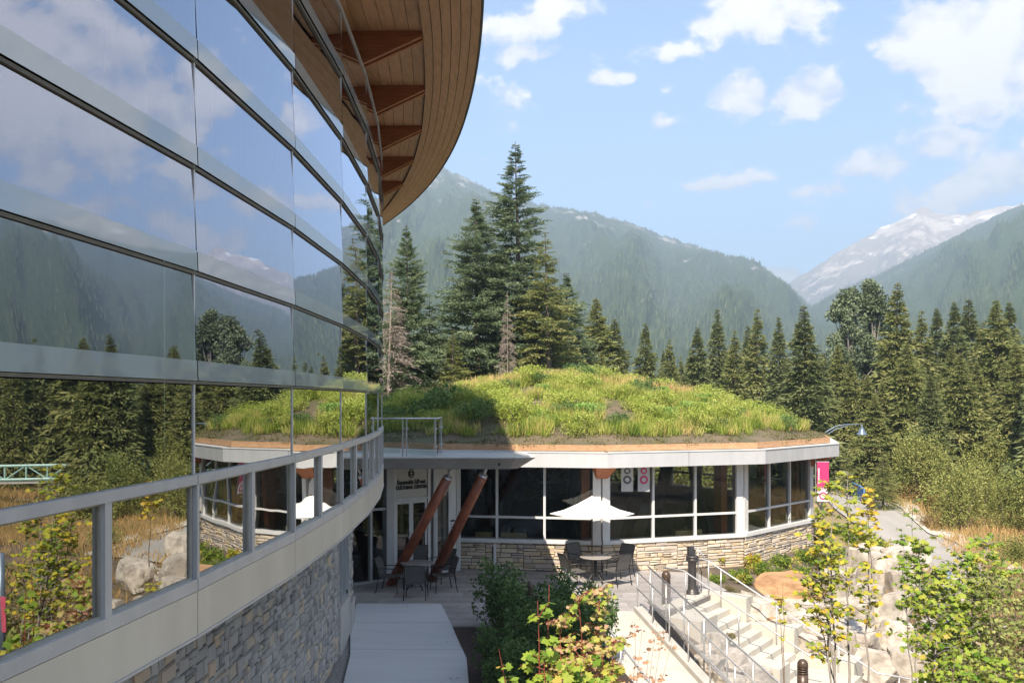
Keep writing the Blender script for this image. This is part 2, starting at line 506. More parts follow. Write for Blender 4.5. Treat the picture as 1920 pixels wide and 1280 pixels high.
def link(name, me, m, parent=None, smooth=False, label=None):
    if m is not None and not me.materials:
        me.materials.append(m)
    if smooth:
        me.polygons.foreach_set('use_smooth', [True] * len(me.polygons))
    o = bpy.data.objects.new(name, me)
    col.objects.link(o)
    if parent is not None:
        o.parent = parent
    if label:
        o['label'] = label
    return o


def local(V, parent):
    return np.asarray(V) - np.array(base_of(parent))


def np_mesh(name, V, F, var=None):
    me = bpy.data.meshes.new(name)
    V = np.asarray(V, np.float32)
    F = np.asarray(F, np.int32)
    m, k = F.shape
    me.vertices.add(len(V))
    me.vertices.foreach_set('co', V.ravel())
    me.loops.add(m * k)
    me.loops.foreach_set('vertex_index', F.ravel())
    me.polygons.add(m)
    me.polygons.foreach_set('loop_start', np.arange(0, m * k, k, dtype=np.int32))
    me.polygons.foreach_set('loop_total', np.full(m, k, np.int32))
    me.update(calc_edges=True)
    if var is not None:
        a = me.attributes.new('var', 'FLOAT', 'POINT')
        a.data.foreach_set('value', np.asarray(var, np.float32))
    return me


def tag(o, label, cat, group=None):
    o['label'] = label
    o['category'] = cat
    if group:
        o['group'] = group
    return o


def thing(name, label, cat, loc=(0, 0, 0), group=None):
    o = bpy.data.objects.new(name, None)
    o.empty_display_size = .2
    col.objects.link(o)
    o.location = loc
    return tag(o, label, cat, group)


def struct(o):
    o['kind'] = 'structure'
    return o


def stuff(o):
    o['kind'] = 'stuff'
    return o


def dup(root, loc, rz=0, sc=1.0, label=None, group=None):
    r = root.copy()
    col.objects.link(r)
    r.location = loc
    r.rotation_euler = (0, 0, rz)
    r.scale = (sc, sc, sc) if not isinstance(sc, tuple) else sc
    if label:
        r['label'] = label
    if group:
        r['group'] = group
    for ch in list(root.children):
        c = ch.copy()
        col.objects.link(c)
        c.parent = r
        for g in ch.children:
            d = g.copy()
            col.objects.link(d)
            d.parent = c
    return r


def proj(p):
    return (960 + FPX * p[0] / p[1], HORY - FPX * (p[2] - CAMZ) / p[1]) if p[1] > .2 else (-9999, -9999)


def on_plane(px, py, z=0.0):
    d = (CAMZ - z) * FPX / (py - HORY)
    return ((px - 960) / FPX * d, d, z)


def at_dist(px, py, Y):
    return ((px - 960) * Y / FPX, Y, CAMZ - (py - HORY) * Y / FPX)


# ------------------------------------------------------------------ terrain
def smooth(a, b, x):
    t = max(0., min(1., (x - a) / (b - a)))
    return t * t * (3 - 2 * t)


SO, SG, SL = (5.29, 24.3), (.816, -.578), (-.578, -.816)      # stair origin, run direction, nosing direction


def terrain_z(x, y):
    s = (x - SO[0]) * SG[0] + (y - SO[1]) * SG[1]
    z = -.48 * max(0., min(4.8, s + .15))
    far = smooth(26.5, 32, y)
    z = z * (1 - far) + max(z, -.75) * far
    z *= smooth(2.7, 3.5, x)
    z -= .05
    if y > 34:
        z -= .012 * (y - 34) * (1 if x > 5 else .6)
    if y > 5:
        z += .10 * noise.noise((x * .35, y * .35, 2.0)) * smooth(3, 6, abs(x - 1)) * (1 if y > 22 else .6)
    if x < 1.7 and y < 29:
        z = min(z, -.05)
    u = s
    v = (x - SO[0]) * SL[0] + (y - SO[1]) * SL[1]
    if -.25 < u < 6.0 and -.55 < v < 2.15:
        z -= .9
    if y < 22.0:
        k = .152 * (22.35 - y)
        if 1.42 + k - .55 < x < 3.02 + k + .75:
            z = min(z, -.085 * (22.35 - y) - .45)
    return max(z, -6)


def hit(px, py, y0=6.0, y1=120.0):
    dx, dz = (px - 960) / FPX, (HORY - py) / FPX
    y = y0
    while y < y1:
        z = CAMZ + dz * y
        if z <= terrain_z(dx * y, y):
            return (dx * y, y, terrain_z(dx * y, y))
        y += .05
    return (dx * y1, y1, terrain_z(dx * y1, y1))


def grid_mesh(name, xs, ys, fz):
    nx, ny = len(xs), len(ys)
    V = [(x, y, fz(x, y)) for y in ys for x in xs]
    F = [(j * nx + i, j * nx + i + 1, (j + 1) * nx + i + 1, (j + 1) * nx + i) for j in range(ny - 1) for i in range(nx - 1)]
    return np_mesh(name, V, F)


EARTH = grid_mesh('ground', np.linspace(-40, 70, 221), np.linspace(-30, 34, 129), terrain_z)
struct(link('ground', EARTH, M['earth'], smooth=True))
struct(link('meadow', grid_mesh('meadow', np.linspace(-40, 110, 151), np.linspace(34, 130, 97), terrain_z), M['meadow'], smooth=True))
b = MB()
b.lathe((0, 0, 0), [(3900, -6.6), (3900, -6.3)], 48)
struct(b.build('valley_floor', M['forest_floor']))

# ------------------------------------------------------------------ mountains
def fbm(x, y, o=5, seed=0.0):
    a, f, s = 1., 1., 0.
    for _ in range(o):
        s += a * noise.noise((x * f + seed, y * f + seed * .7, seed))
        a *= .5
        f *= 2.03
    return s


def ridge_from_px(pts):
    out = []
    for px, py in pts:
        t = (px - 960) / FPX
        out.append((math.degrees(math.atan(t)), (HORY - py) / FPX * math.cos(math.atan(t))))
    return out


def mountain(name, pts, d0, d1, naz, nr, amp, mats, seed, jag, p=1.0):
    az = np.linspace(pts[0][0], pts[-1][0], naz)
    te = np.interp(az, [q[0] for q in pts], [q[1] for q in pts])
    V, rows = [], nr + 8
    for j in range(rows):
        for i in range(naz):
            a = R(az[i])
            dr = d1(az[i]) if callable(d1) else d1
            H = te[i] * dr + CAMZ
            if j < nr:
                t = j / (nr - 1)
                d = d0 + (dr - d0) * t
                h = -6 + (H + 6) * t ** p
                spur = fbm(az[i] * .16, t * 1.7, 5, seed) * amp * H * math.sin(math.pi * min(1, t)) * 1.2
                det = fbm(az[i] * 1.2, t * 14, 4, seed + 5) * amp * H * .16 * (0.35 + math.sin(math.pi * t))
                h = h + spur + det
                if t > .97:
                    h = h * .2 + (H + fbm(az[i] * 2.2, 1.0, 4, seed) * jag) * .8 if t < 1 else H + fbm(az[i] * 2.2, 1.0, 4, seed) * jag
            else:
                q = (j - nr + 1) / 8
                d = dr + (dr - d0) * .6 * q
                h = (H + fbm(az[i] * 2.2, 1.0 + q, 4, seed) * jag) * (1 - q ** 1.2 * .98) - 6 * q
            V.append((d * math.sin(a), d * math.cos(a), h))
    F = [(j * naz + i, j * naz + i + 1, (j + 1) * naz + i + 1, (j + 1) * naz + i) for j in range(rows - 1) for i in range(naz - 1)]
    o = link(name, np_mesh(name, V, F), mats, smooth=True)
    return struct(o), np.array(V, np.float32).reshape(rows, naz, 3)


def mountain_mat(name, low, high, rock, snow=None, z0=0, z1=300, rock_amt=.6, slope=True):
    m, nt, out = new_mat(name)
    L = nt.links.new
    p = nd(nt, 'ShaderNodeBsdfPrincipled', i_Roughness=.95)
    p.inputs['Specular IOR Level'].default_value = .05
    L(p.outputs[0], out.inputs[0])
    tc = nd(nt, 'ShaderNodeTexCoord')
    sp = nd(nt, 'ShaderNodeSeparateXYZ')
    L(tc.outputs['Object'], sp.inputs[0])
    hz = nd(nt, 'ShaderNodeMapRange')
    hz.inputs[1].default_value = z0
    hz.inputs[2].default_value = z1
    L(sp.outputs[2], hz.inputs[0])
    mp = nd(nt, 'ShaderNodeMapping')
    mp.inputs['Scale'].default_value = (.011, .011, .011)
    L(tc.outputs['Object'], mp.inputs[0])
    n = nd(nt, 'ShaderNodeTexNoise', i_Scale=1.0, i_Detail=10.0, i_Roughness=.68)
    L(mp.outputs[0], n.inputs['Vector'])
    n3 = nd(nt, 'ShaderNodeTexNoise', i_Scale=.35, i_Detail=5.0, i_Roughness=.7)
    L(tc.outputs['Object'], n3.inputs['Vector'])
    g = nd(nt, 'ShaderNodeMix', data_type='RGBA')
    g.inputs[6].default_value = (*low, 1)
    g.inputs[7].default_value = (*high, 1)
    L(hz.outputs[0], g.inputs[0])
    rr = nd(nt, 'ShaderNodeMath', operation='MULTIPLY_ADD')
    rr.inputs[1].default_value = .22
    L(hz.outputs[0], rr.inputs[0])
    L(n.outputs['Fac'], rr.inputs[2])
    rf = nd(nt, 'ShaderNodeMapRange', interpolation_type='SMOOTHSTEP')
    rf.inputs[1].default_value = rock_amt
    rf.inputs[2].default_value = rock_amt + .10
    L(rr.outputs[0], rf.inputs[0])
    g2 = nd(nt, 'ShaderNodeMix', data_type='RGBA')
    g2.inputs[7].default_value = (*rock, 1)
    L(rf.outputs[0], g2.inputs[0])
    L(g.outputs[2], g2.inputs[6])
    vr = nd(nt, 'ShaderNodeMapRange')
    vr.inputs[1].default_value = .3
    vr.inputs[2].default_value = .7
    vr.inputs[3].default_value = .6
    vr.inputs[4].default_value = 1.4
    L(n3.outputs['Fac'], vr.inputs[0])
    hs = nd(nt, 'ShaderNodeHueSaturation')
    L(vr.outputs[0], hs.inputs['Value'])
    L(g2.outputs[2], hs.inputs['Color'])
    last = hs.outputs[0]
    if snow:
        n4 = nd(nt, 'ShaderNodeTexNoise', i_Scale=.011, i_Detail=8.0, i_Roughness=.65)
        mp4 = nd(nt, 'ShaderNodeMapping')
        mp4.inputs['Scale'].default_value = (1, 1, 2.2)
        L(tc.outputs['Object'], mp4.inputs[0])
        L(mp4.outputs[0], n4.inputs['Vector'])
        a = nd(nt, 'ShaderNodeMath', operation='MULTIPLY_ADD')
        a.inputs[1].default_value = .30
        L(hz.outputs[0], a.inputs[0])
        L(n4.outputs['Fac'], a.inputs[2])
        sf = nd(nt, 'ShaderNodeMapRange', interpolation_type='SMOOTHSTEP')
        sf.inputs[1].default_value = .89
        sf.inputs[2].default_value = .93
        L(a.outputs[0], sf.inputs[0])
        g3 = nd(nt, 'ShaderNodeMix', data_type='RGBA')
        g3.inputs[7].default_value = (*snow, 1)
        L(sf.outputs[0], g3.inputs[0])
        L(last, g3.inputs[6])
        last = g3.outputs[2]
    L(last, p.inputs['Base Color'])
    bp = nd(nt, 'ShaderNodeBump', i_Strength=.8, i_Distance=14.0)
    L(n.outputs['Fac'], bp.inputs['Height'])
    L(bp.outputs[0], p.inputs['Normal'])
    return m


M['mt_left'] = mountain_mat('forested_mountain', (.045, .065, .030), (.040, .055, .036), (.30, .28, .25), None, 0, 420, .71)
M['mt_right'] = mountain_mat('green_mountain', (.050, .075, .030), (.040, .060, .034), (.32, .28, .22), None, 0, 420, .75)
M['mt_far'] = mountain_mat('rocky_snow_mountain', (.035, .045, .035), (.34, .28, .23), (.55, .47, .40), (.85, .84, .84), 120, 560, .66)
LEFT = [(-34, .20), (-26, .26), (-16, .262), (-10, .258)] + ridge_from_px([(760, 300), (835, 320), (900, 352), (955, 372), (1000, 386), (1080, 398), (1140, 412), (1180, 419),
        (1240, 445), (1300, 462), (1370, 490), (1420, 512), (1480, 545), (1540, 590), (1600, 640), (1700, 720)])
RIGHT = ridge_from_px([(1380, 700), (1440, 640), (1500, 592), (1560, 560), (1640, 520), (1720, 482), (1800, 442), (1860, 412), (1920, 386)]) + \
    [(31.6, .190), (35, .203), (38, .222), (39.7, .228), (42, .220), (45, .21), (50, .23), (56, .25), (64, .22), (74, .24), (90, .2), (110, .14)]
FAR = ridge_from_px([(1380, 640), (1440, 565), (1480, 532), (1540, 492), (1600, 457), (1640, 436), (1665, 422), (1700, 406), (1722, 393), (1735, 389), (1750, 399), (1775, 405),
                     (1800, 404), (1830, 396), (1850, 394), (1880, 388), (1920, 383)]) + [(30.5, .192), (31.6, .190), (33, .208), (34.4, .222), (36, .231), (38, .229), (40, .215), (44, .2), (50, .17)]
mtL, gL = mountain('left_mountain', LEFT, 420, lambda a: 1900 + 12 * max(0, a), 420, 60, .16, M['mt_left'], 3.1, 5)
mtR, gR = mountain('right_mountain', RIGHT, 420, lambda a: 2100, 460, 56, .14, M['mt_right'], 9.4, 5)
mtF, gF = mountain('snowy_mountain', FAR, 2300, 3200, 260, 60, .14, M['mt_far'], 6.3, 7, .9)


def slope_forest(name, g, count, seed, azr, parent):
    """tens of thousands of small conifers on a mountainside, real little cones"""
    rg = np.random.default_rng(seed)
    rows, naz, _ = g.shape
    jmax = rows - 8
    az = np.degrees(np.arctan2(g[0, :, 0], g[0, :, 1]))
    ok = np.where((az > azr[0]) & (az < azr[1]))[0]
    i = rg.uniform(ok[0], ok[-1] - 1, count)
    j = rg.uniform(0.0, 1.0, count) ** .8 * (jmax - 1)
    i0, j0 = i.astype(int), np.minimum(j.astype(int), jmax - 2)
    fi, fj = (i - i0)[:, None], (j - j0)[:, None]
    p = (g[j0, i0] * (1 - fi) * (1 - fj) + g[j0, i0 + 1] * fi * (1 - fj) + g[j0 + 1, i0] * (1 - fi) * fj + g[j0 + 1, i0 + 1] * fi * fj)
    # patchy density
    keep = np.array([noise.noise((q[0] * .006, q[1] * .004, q[2] * .012)) for q in p]) > rg.uniform(-.55, .35, count)
    p = p[keep]
    n = len(p)
    h = rg.uniform(4, 8, n)
    r = h * rg.uniform(.16, .24, n)
    V = np.zeros((n, 4, 3), np.float32)
    for k in range(3):
        a = rg.uniform(0, 6.28) + k * 2.094
        V[:, k, 0] = p[:, 0] + r * math.cos(a)
        V[:, k, 1] = p[:, 1] + r * math.sin(a)
        V[:, k, 2] = p[:, 2] - 2
    V[:, 3] = p
    V[:, 3, 2] += h
    b = np.arange(n)[:, None] * 4
    F = np.concatenate([b + [[0, 1, 3]], b + [[1, 2, 3]], b + [[2, 0, 3]]])
    var = np.repeat(np.clip(rg.normal(.5, .28, n), 0, 1), 4)
    return stuff(link(name, np_mesh(name, V.reshape(-1, 3), F, var), M['firfar'], parent))


M['firfar'] = ramp_mat('distant_conifer_mass', [(.028, .045, .022), (.050, .075, .034), (.085, .105, .05)], 'var', .9, 0, nmix=.35, nscale=.01)
slope_forest('distant_forest', gL, 34000, 5, (-10, 30), mtL)
slope_forest('distant_forest', gR, 30000, 6, (13, 52), mtR)

# haze
hz = MB().box((0, 0, 346), (8000, 8000, 708)).build('haze', None)
hm, hnt, hout = new_mat('mountain_haze')
hv = nd(hnt, 'ShaderNodeVolumePrincipled')
hv.inputs['Color'].default_value = (.60, .79, 1.0, 1)
hv.inputs['Density'].default_value = .00052
hv.inputs['Anisotropy'].default_value = .1
hnt.links.new(hv.outputs[0], hout.inputs['Volume'])
hz.data.materials.append(hm)
stuff(hz)

# ------------------------------------------------------------------ stone cladding
def stone_wall(parent, p0, p1, z0, z1, off, rows_h, w_rng, m_obj, m_stuff, budget, seed, name='stone', z0b=None):
    """random ashlar between plan points; returns candidate stones"""
    rg = random.Random(seed)
    dx, dy = p1[0] - p0[0], p1[1] - p0[1]
    L = math.hypot(dx, dy)
    t = (dx / L, dy / L)
    n = (t[1], -t[0])
    stones = []
    cuts = [0.0]
    while cuts[-1] < L:
        cuts.append(cuts[-1] + rg.uniform(1.6, 3.2) * w_rng[1])
    cuts = [c for c in cuts if c < L - w_rng[1] * .7] + [L]
    for s0, s1 in zip(cuts[:-1], cuts[1:]):
      z = z0
      while z < z1 - .02:
        h = rg.uniform(*rows_h)
        if z1 - (z + h) < rows_h[0] * .7:
            h = z1 - z
        u = s0
        while u < s1 - .001:
            w = rg.uniform(*w_rng)
            if s1 - (u + w) < w_rng[0] * .8:
                w = s1 - u
            if rg.random() < .26 and h > .11:
                hm_ = h * rg.uniform(.4, .6)
                stones.append((u, u + w, z, z + hm_))
                stones.append((u, u + w, z + hm_, z + h))
            else:
                stones.append((u, u + w, z, z + h))
            u += w
        z += h
    res = []
    for a0, a1, b0, b1 in stones:
        g = .009
        d = rg.uniform(.012, .05)
        j = lambda s=.012: rg.uniform(-s, s)
        vs = []
        for (u, v) in ((a0 + g, b0 + g), (a1 - g, b0 + g), (a1 - g, b1 - g), (a0 + g, b1 - g)):
            vs.append((u, v, -.02))
        w, h = a1 - a0, b1 - b0
        ins = min(.014, w * .15, h * .15)
        outer = []
        for k, (u, v) in enumerate(((a0 + g, b0 + g), (a1 - g, b0 + g), (a1 - g, b1 - g), (a0 + g, b1 - g))):
            outer.append((u + j(), v + j(.008), d * .55))
        mid = []
        for k, (u, v) in enumerate(((a0 + g + ins, b0 + g + ins), (a1 - g - ins, b0 + g + ins), (a1 - g - ins, b1 - g - ins), (a0 + g + ins, b1 - g - ins))):
            mid.append((u + j(), v + j(.008), d + j(.010)))
        P = vs + outer + mid
        W = [(p0[0] + t[0] * u + n[0] * (off + e), p0[1] + t[1] * u + n[1] * (off + e), v) for u, v, e in P]
        F = []
        for r_ in (0, 4):
            for k in range(4):
                k2 = (k + 1) % 4
                F.append((r_ + k, r_ + k2, r_ + 4 + k2, r_ + 4 + k))
        F.append((8, 9, 10, 11))
        c = (p0[0] + t[0] * (a0 + a1) / 2 + n[0] * off, p0[1] + t[1] * (a0 + a1) / 2 + n[1] * off, (b0 + b1) / 2)
        res.append((W, F, c, w * h))
    return res


def emit_stones(parent, cands, m_obj, m_stuff, budget, visible, seed=1, name='stone'):
    rg = random.Random(seed)
    key = []
    for W, F, c, a in cands:
        vis = visible(c)
        key.append((-(a / (c[1] ** 2)) if vis else 1, len(key)))
    key.sort()
    chosen = set(k[1] for k in key[:budget] if k[0] < 0)
    base = base_of(parent)
    SV, SF, SA = [], [], []
    for i, (W, F, c, a) in enumerate(cands):
        if i in chosen:
            me = bpy.data.meshes.new(name)
            me.from_pydata([(p[0] - c[0], p[1] - c[1], p[2] - c[2]) for p in W], [], F)
            o = link(name, me, m_obj, parent)
            o.location = Vector(c) - base
        else:
            b0 = len(SV)
            SV += [tuple(Vector(p) - base) for p in W]
            SF += [tuple(b0 + k for k in f) for f in F]
            SA += [rg.random()] * len(W)
    if SV:
        me = np_mesh('small_stones', SV, SF, SA)
        stuff(link('small_stones', me, m_stuff, parent))


# ------------------------------------------------------------------ main building (curved glass wall on the left)
PW = 2.185
th0 = [14.0, 11.4, 8.8, 6.1, 3.6, 0.9, -1.6, -4.0, -6.5, -9.0, -11.5, -14.0]
# mullion points; index 4 is the joint seen at 362 px
mp_ = {4: (-2.156, 6.13)}
for k in range(4, 12):
    a = R(th0[k])
    mp_[k + 1] = (mp_[k][0] + PW * math.sin(-a) * -1, mp_[k][1] + PW * math.cos(a))
for k in range(3, -1, -1):
    a = R(th0[k])
    mp_[k] = (mp_[k + 1][0] - PW * math.sin(a), mp_[k + 1][1] - PW * math.cos(a))
MU = [mp_[k] for k in range(13)]


def cz(h):
    return CAMZ + h


bld = thing('glass_building', 'tall curved building with blue glass wall, beige band, timber roof overhang and grey stone base', 'building', (MU[4][0] - 3, MU[4][1], 0))
RAILS = [.12, .86, 1.57, 2.29, 3.02, 3.74, 4.50]
TOPZ, SOFF = cz(4.62), cz(5.12)
TILT = .030
for k in range(12):
    p0, p1 = MU[k], MU[k + 1]
    mid = ((p0[0] + p1[0]) / 2, (p0[1] + p1[1]) / 2)
    dx, dy = p1[0] - p0[0], p1[1] - p0[1]
    l = math.hypot(dx, dy)
    t, n = (dx / l, dy / l), (dy / l, -dx / l)
    g = .006
    q0 = (p0[0] + t[0] * g, p0[1] + t[1] * g)
    q1 = (p1[0] - t[0] * g, p1[1] - t[1] * g)
    off = lambda p, o: (p[0] + n[0] * o, p[1] + n[1] * o)
    # shingled upper panes: the foot of each pane stands a little proud of the rail
    for i in range(6):
        z0, z1 = cz(RAILS[i]) + .012, cz(RAILS[i + 1]) - .016
        b = MB()
        lo, hi = TILT, 0.0
        jt = [rnd.uniform(-.0025, .0025) for _ in range(4)]
        A = [off(q0, lo + jt[0]), off(q1, lo + jt[1]), off(q1, hi + jt[2]), off(q0, hi + jt[3])]
        b.add([(A[0][0], A[0][1], z0), (A[1][0], A[1][1], z0), (A[2][0], A[2][1], z1), (A[3][0], A[3][1], z1)], [(0, 1, 2, 3)])
        b.build('glass_pane', M['pane_up'], bld)
        fz = .135 / (z1 - z0)
        b = MB()
        f1 = lo + (hi - lo) * fz
        A = [off(q0, lo + .005), off(q1, lo + .005), off(q1, f1 + .005), off(q0, f1 + .005)]
        b.add([(A[0][0], A[0][1], z0), (A[1][0], A[1][1], z0), (A[2][0], A[2][1], z0 + .135), (A[3][0], A[3][1], z0 + .135)], [(0, 1, 2, 3)])
        b.build('frit_band', M['frit'], bld)
        r_ = MB().seg(p0, p1, z0 - .022, z0 - .011, -.02, .016).build('rail', M['dark_rail'], bld)
        MB().seg(p0, p1, z0 - .0105, z0 - .004, .0, .019).build('rail_trim', M['rail_edge'], bld)
    # vision pane under the lowest rail
    b = MB()
    z0, z1 = cz(-.505), cz(.12) - .018
    b.add([(q0[0], q0[1], z0), (q1[0], q1[1], z0), (q1[0], q1[1], z1), (q0[0], q0[1], z1)], [(0, 1, 2, 3)])
    b.build('glass_pane', M['pane_lo'], bld)
    # interior fin behind the joint
    MB().seg(off(p0, -.03), off((p0[0] + t[0] * .05, p0[1] + t[1] * .05), -.03), cz(-.5), TOPZ, -.10, 0).build('mullion', M['alu_g'], bld)
    MB().seg((p0[0] - t[0] * .007, p0[1] - t[1] * .007), (p0[0] + t[0] * .011, p0[1] + t[1] * .011), cz(-.5), cz(4.48), -.012, .009).build('joint_cover', M['alu_w'], bld)
    # frame under the curtain wall, ribbon windows with two lights, sill frame
    MB().seg(q0, q1, cz(-.567), cz(-.505), -.10, .035).build('head_frame', M['alu_g'], bld)
    MB().seg(q0, q1, cz(-1.285), cz(-1.205), -.10, .035).build('sill_frame', M['alu_g'], bld)
    for u in (0.0, .5):
        for s_, e_ in ((u, u + .5),):
            a0 = (p0[0] + dx * s_ + t[0] * (.035 if u == 0 else .035), p0[1] + dy * s_ + t[1] * .035)
            a1 = (p0[0] + dx * e_ - t[0] * .035, p0[1] + dy * e_ - t[1] * .035)
            w = MB().seg(a0, a1, cz(-1.205), cz(-1.190), -.030, .006)
            w.seg(a0, a1, cz(-.582), cz(-.567), -.030, .006)
            w.seg(a0, (a0[0] + t[0] * .014, a0[1] + t[1] * .014), cz(-1.190), cz(-.582), -.030, .006)
            w.seg((a1[0] - t[0] * .014, a1[1] - t[1] * .014), a1, cz(-1.190), cz(-.582), -.030, .006)
            wf = w.build('ribbon_window', M['rail_edge'], bld)
            b = MB()
            c0, c1 = off(a0, -.008), off(a1, -.008)
            b.add([(c0[0], c0[1], cz(-1.195)), (c1[0], c1[1], cz(-1.195)), (c1[0], c1[1], cz(-.578)), (c0[0], c0[1], cz(-.578))], [(0, 1, 2, 3)])
            b.build('window_pane', M['pane_rib'], wf)
        c = (p0[0] + dx * u, p0[1] + dy * u)
        MB().seg((c[0] - t[0] * .035 if u else c[0] + t[0] * 0, c[1] - t[1] * .035 if u else c[1]), (c[0] + t[0] * .035, c[1] + t[1] * .035),
                 cz(-1.205), cz(-.567), -.08, .030).build('window_post', M['alu_g'], bld)
    # beige apron panel
    MB().seg(q0, q1, cz(-1.585), cz(-1.290), -.05, .032).build('apron_panel', M['beige'], bld)
    MB().seg(p0, p1, cz(-1.603), cz(-1.587), -.05, .040).build('drip_edge', M['alu_g'], bld)
    # head frame and clerestory
    MB().seg(q0, q1, cz(4.50), cz(4.575), -.10, .012).build('top_frame', M['alu_g'], bld)
    for u in range(2):
        a0 = (p0[0] + dx * (u * .5) + t[0] * .03, p0[1] + dy * (u * .5) + t[1] * .03)
        a1 = (p0[0] + dx * (u * .5 + .5) - t[0] * .03, p0[1] + dy * (u * .5 + .5) - t[1] * .03)
        w = MB()
        w.seg(a0, (a0[0] + t[0] * .04, a0[1] + t[1] * .04), cz(4.60), SOFF, -.26, -.20)
        w.seg((a1[0] - t[0] * .04, a1[1] - t[1] * .04), a1, cz(4.60), SOFF, -.26, -.20)
        w.seg(a0, a1, cz(4.60), cz(4.64), -.255, -.205)
        wf = w.build('clerestory_window', M['alu_g'], bld)
        b = MB()
        c0, c1 = off(a0, -.23), off(a1, -.23)
        b.add([(c0[0], c0[1], cz(4.64)), (c1[0], c1[1], cz(4.64)), (c1[0], c1[1], SOFF), (c0[0], c0[1], SOFF)], [(0, 1, 2, 3)])
        b.build('window_pane', M['pane_rib'], wf)

# interior: floor, back wall, columns, ceiling and the underside
inner = [(p[0] - .12, p[1]) for p in MU]
INX = -9.0
b = MB().prism([(INX, MU[0][1])] + [inner[0]] + inner[1:] + [(INX, MU[-1][1])], cz(-1.58), cz(-1.30))
b.build('floor_slab', M['floor_in'], bld)
MB().prism([(INX, MU[0][1])] + inner + [(INX, MU[-1][1])], SOFF + .02, SOFF + .30).build('ceiling', M['dark_in'], bld)
MB().box((INX - .1, (MU[0][1] + MU[-1][1]) / 2, 7.0), (.2, MU[-1][1] - MU[0][1], 7.2)).build('back_wall', M['dark_in'], bld)
MB().seg((INX, MU[-1][1] + .05), (MU[-1][0] - .02, MU[-1][1] + .05), 3.6, SOFF + .3, -.2, 0).build('end_wall', M['alu_g'], bld)
MB().seg((INX, MU[0][1] - .05), (MU[0][0] - .02, MU[0][1] - .05), 3.6, SOFF + .3, 0, .2).build('end_wall', M['alu_g'], bld)
for x, y, r in ((-3.55, 5.3, .16), (-3.2, 7.5, .16), (-3.15, 10.0, .16), (-3.2, 12.6, .16), (-3.4, 15.2, .16)):
    MB().tube([(x, y, 3.9), (x, y, SOFF)], r, 14).build('timber_column', M['log'], bld, True)
# lower storey, stone clad, set back under the overhang
LW = [(-3.35, 2.0), (-3.36, 6.0), (-3.38, 10.0), (-3.40, 13.0), (-3.43, 16.0), (-3.52, 18.3)]
LW = [(x, y) for x, y in LW]
for a, c in zip(LW[:-1], LW[1:]):
    MB().seg(a, c, -.1, 3.58, -.3, -.001).build('wall', M['mortar'], bld)
cands = []
for i, (a, c) in enumerate(zip(LW[:-1], LW[1:])):
    cands += stone_wall(bld, a, c, 0.0, 3.56, 0.0, (.10, .22), (.10, .36), None, None, 0, 30 + i)
emit_stones(bld, cands, M['stone_l'], M['stone_lv'], 300, lambda c: 0 < proj(c)[0] < 700 and proj(c)[1] < 1300 and c[1] > 6 and c[2] < CAMZ - 1.6 * c[1] / 10.2 + .55)
# window slot, low kerb wall, then the far return
S1, S2, S3 = (-3.52, 18.3), (-3.66, 20.2), (-3.82, 21.6)
MB().seg(S1, S2, 0, 1.0, -.25, .06, z1b=.9).build('sill_wall', M['concrete'], bld)
w = MB()
for u in (0, .33, .66, .97):
    a = (S1[0] + (S2[0] - S1[0]) * u, S1[1] + (S2[1] - S1[1]) * u)
    c = (S1[0] + (S2[0] - S1[0]) * (u + .03), S1[1] + (S2[1] - S1[1]) * (u + .03))
    w.seg(a, c, 1.0, 3.57, -.15, .03)
w.seg(S1, S2, 3.45, 3.575, -.14, .02)
wf = w.build('tall_window', M['alu_g'], bld)
b = MB().add([(S1[0] - .06, S1[1], 1.0), (S2[0] - .06, S2[1], 1.0), (S2[0] - .06, S2[1], 3.5), (S1[0] - .06, S1[1], 3.5)], [(0, 1, 2, 3)])
b.build('window_pane', M['pane_pav'], wf)
c2 = stone_wall(bld, S2, S3, .55, 3.56, 0.0, (.10, .2), (.10, .3), None, None, 0, 77)
MB().seg(S2, S3, -.1, 3.58, -.3, -.001).build('wall', M['mortar'], bld)
emit_stones(bld, c2, M['stone_l'], M['stone_lv'], 0, lambda c: False)
MB().seg(S2, S3, 0, .55, 0, .08).build('sill_wall', M['concrete'], bld)
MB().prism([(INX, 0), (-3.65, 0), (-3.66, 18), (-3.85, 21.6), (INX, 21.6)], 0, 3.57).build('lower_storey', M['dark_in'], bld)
# underside of the overhang
und = [(p[0] + .02, p[1]) for p in MU]
MB().prism([(-4.6, MU[0][1])] + und + [(-4.8, MU[-1][1])], 3.585, 3.60).build('overhang_soffit', M['alu_w'], bld)

# roof overhang
def roof_edge(y):
    d = y - 9.3
    return -.33 - d * d / (96.0 if y > 9.3 else 34) - (max(0, y - 17) ** 2) * .004  # out-of-view near end shaped to let sun onto the foreground maples


def wall_x(y):
    for a, c in zip(MU[:-1], MU[1:]):
        if a[1] <= y <= c[1]:
            return a[0] + (c[0] - a[0]) * (y - a[1]) / (c[1] - a[1])
    return MU[-1][0] + (y - MU[-1][1]) * -.27 if y > MU[-1][1] else MU[0][0] + (y - MU[0][1]) * .24


def ring_x(y):
    f = .50 - .0 * y
    return wall_x(y) + (roof_edge(y) - wall_x(y)) * f


ys = np.arange(-1.5, 29.01, .5)
NB1, NB2 = 6, 6


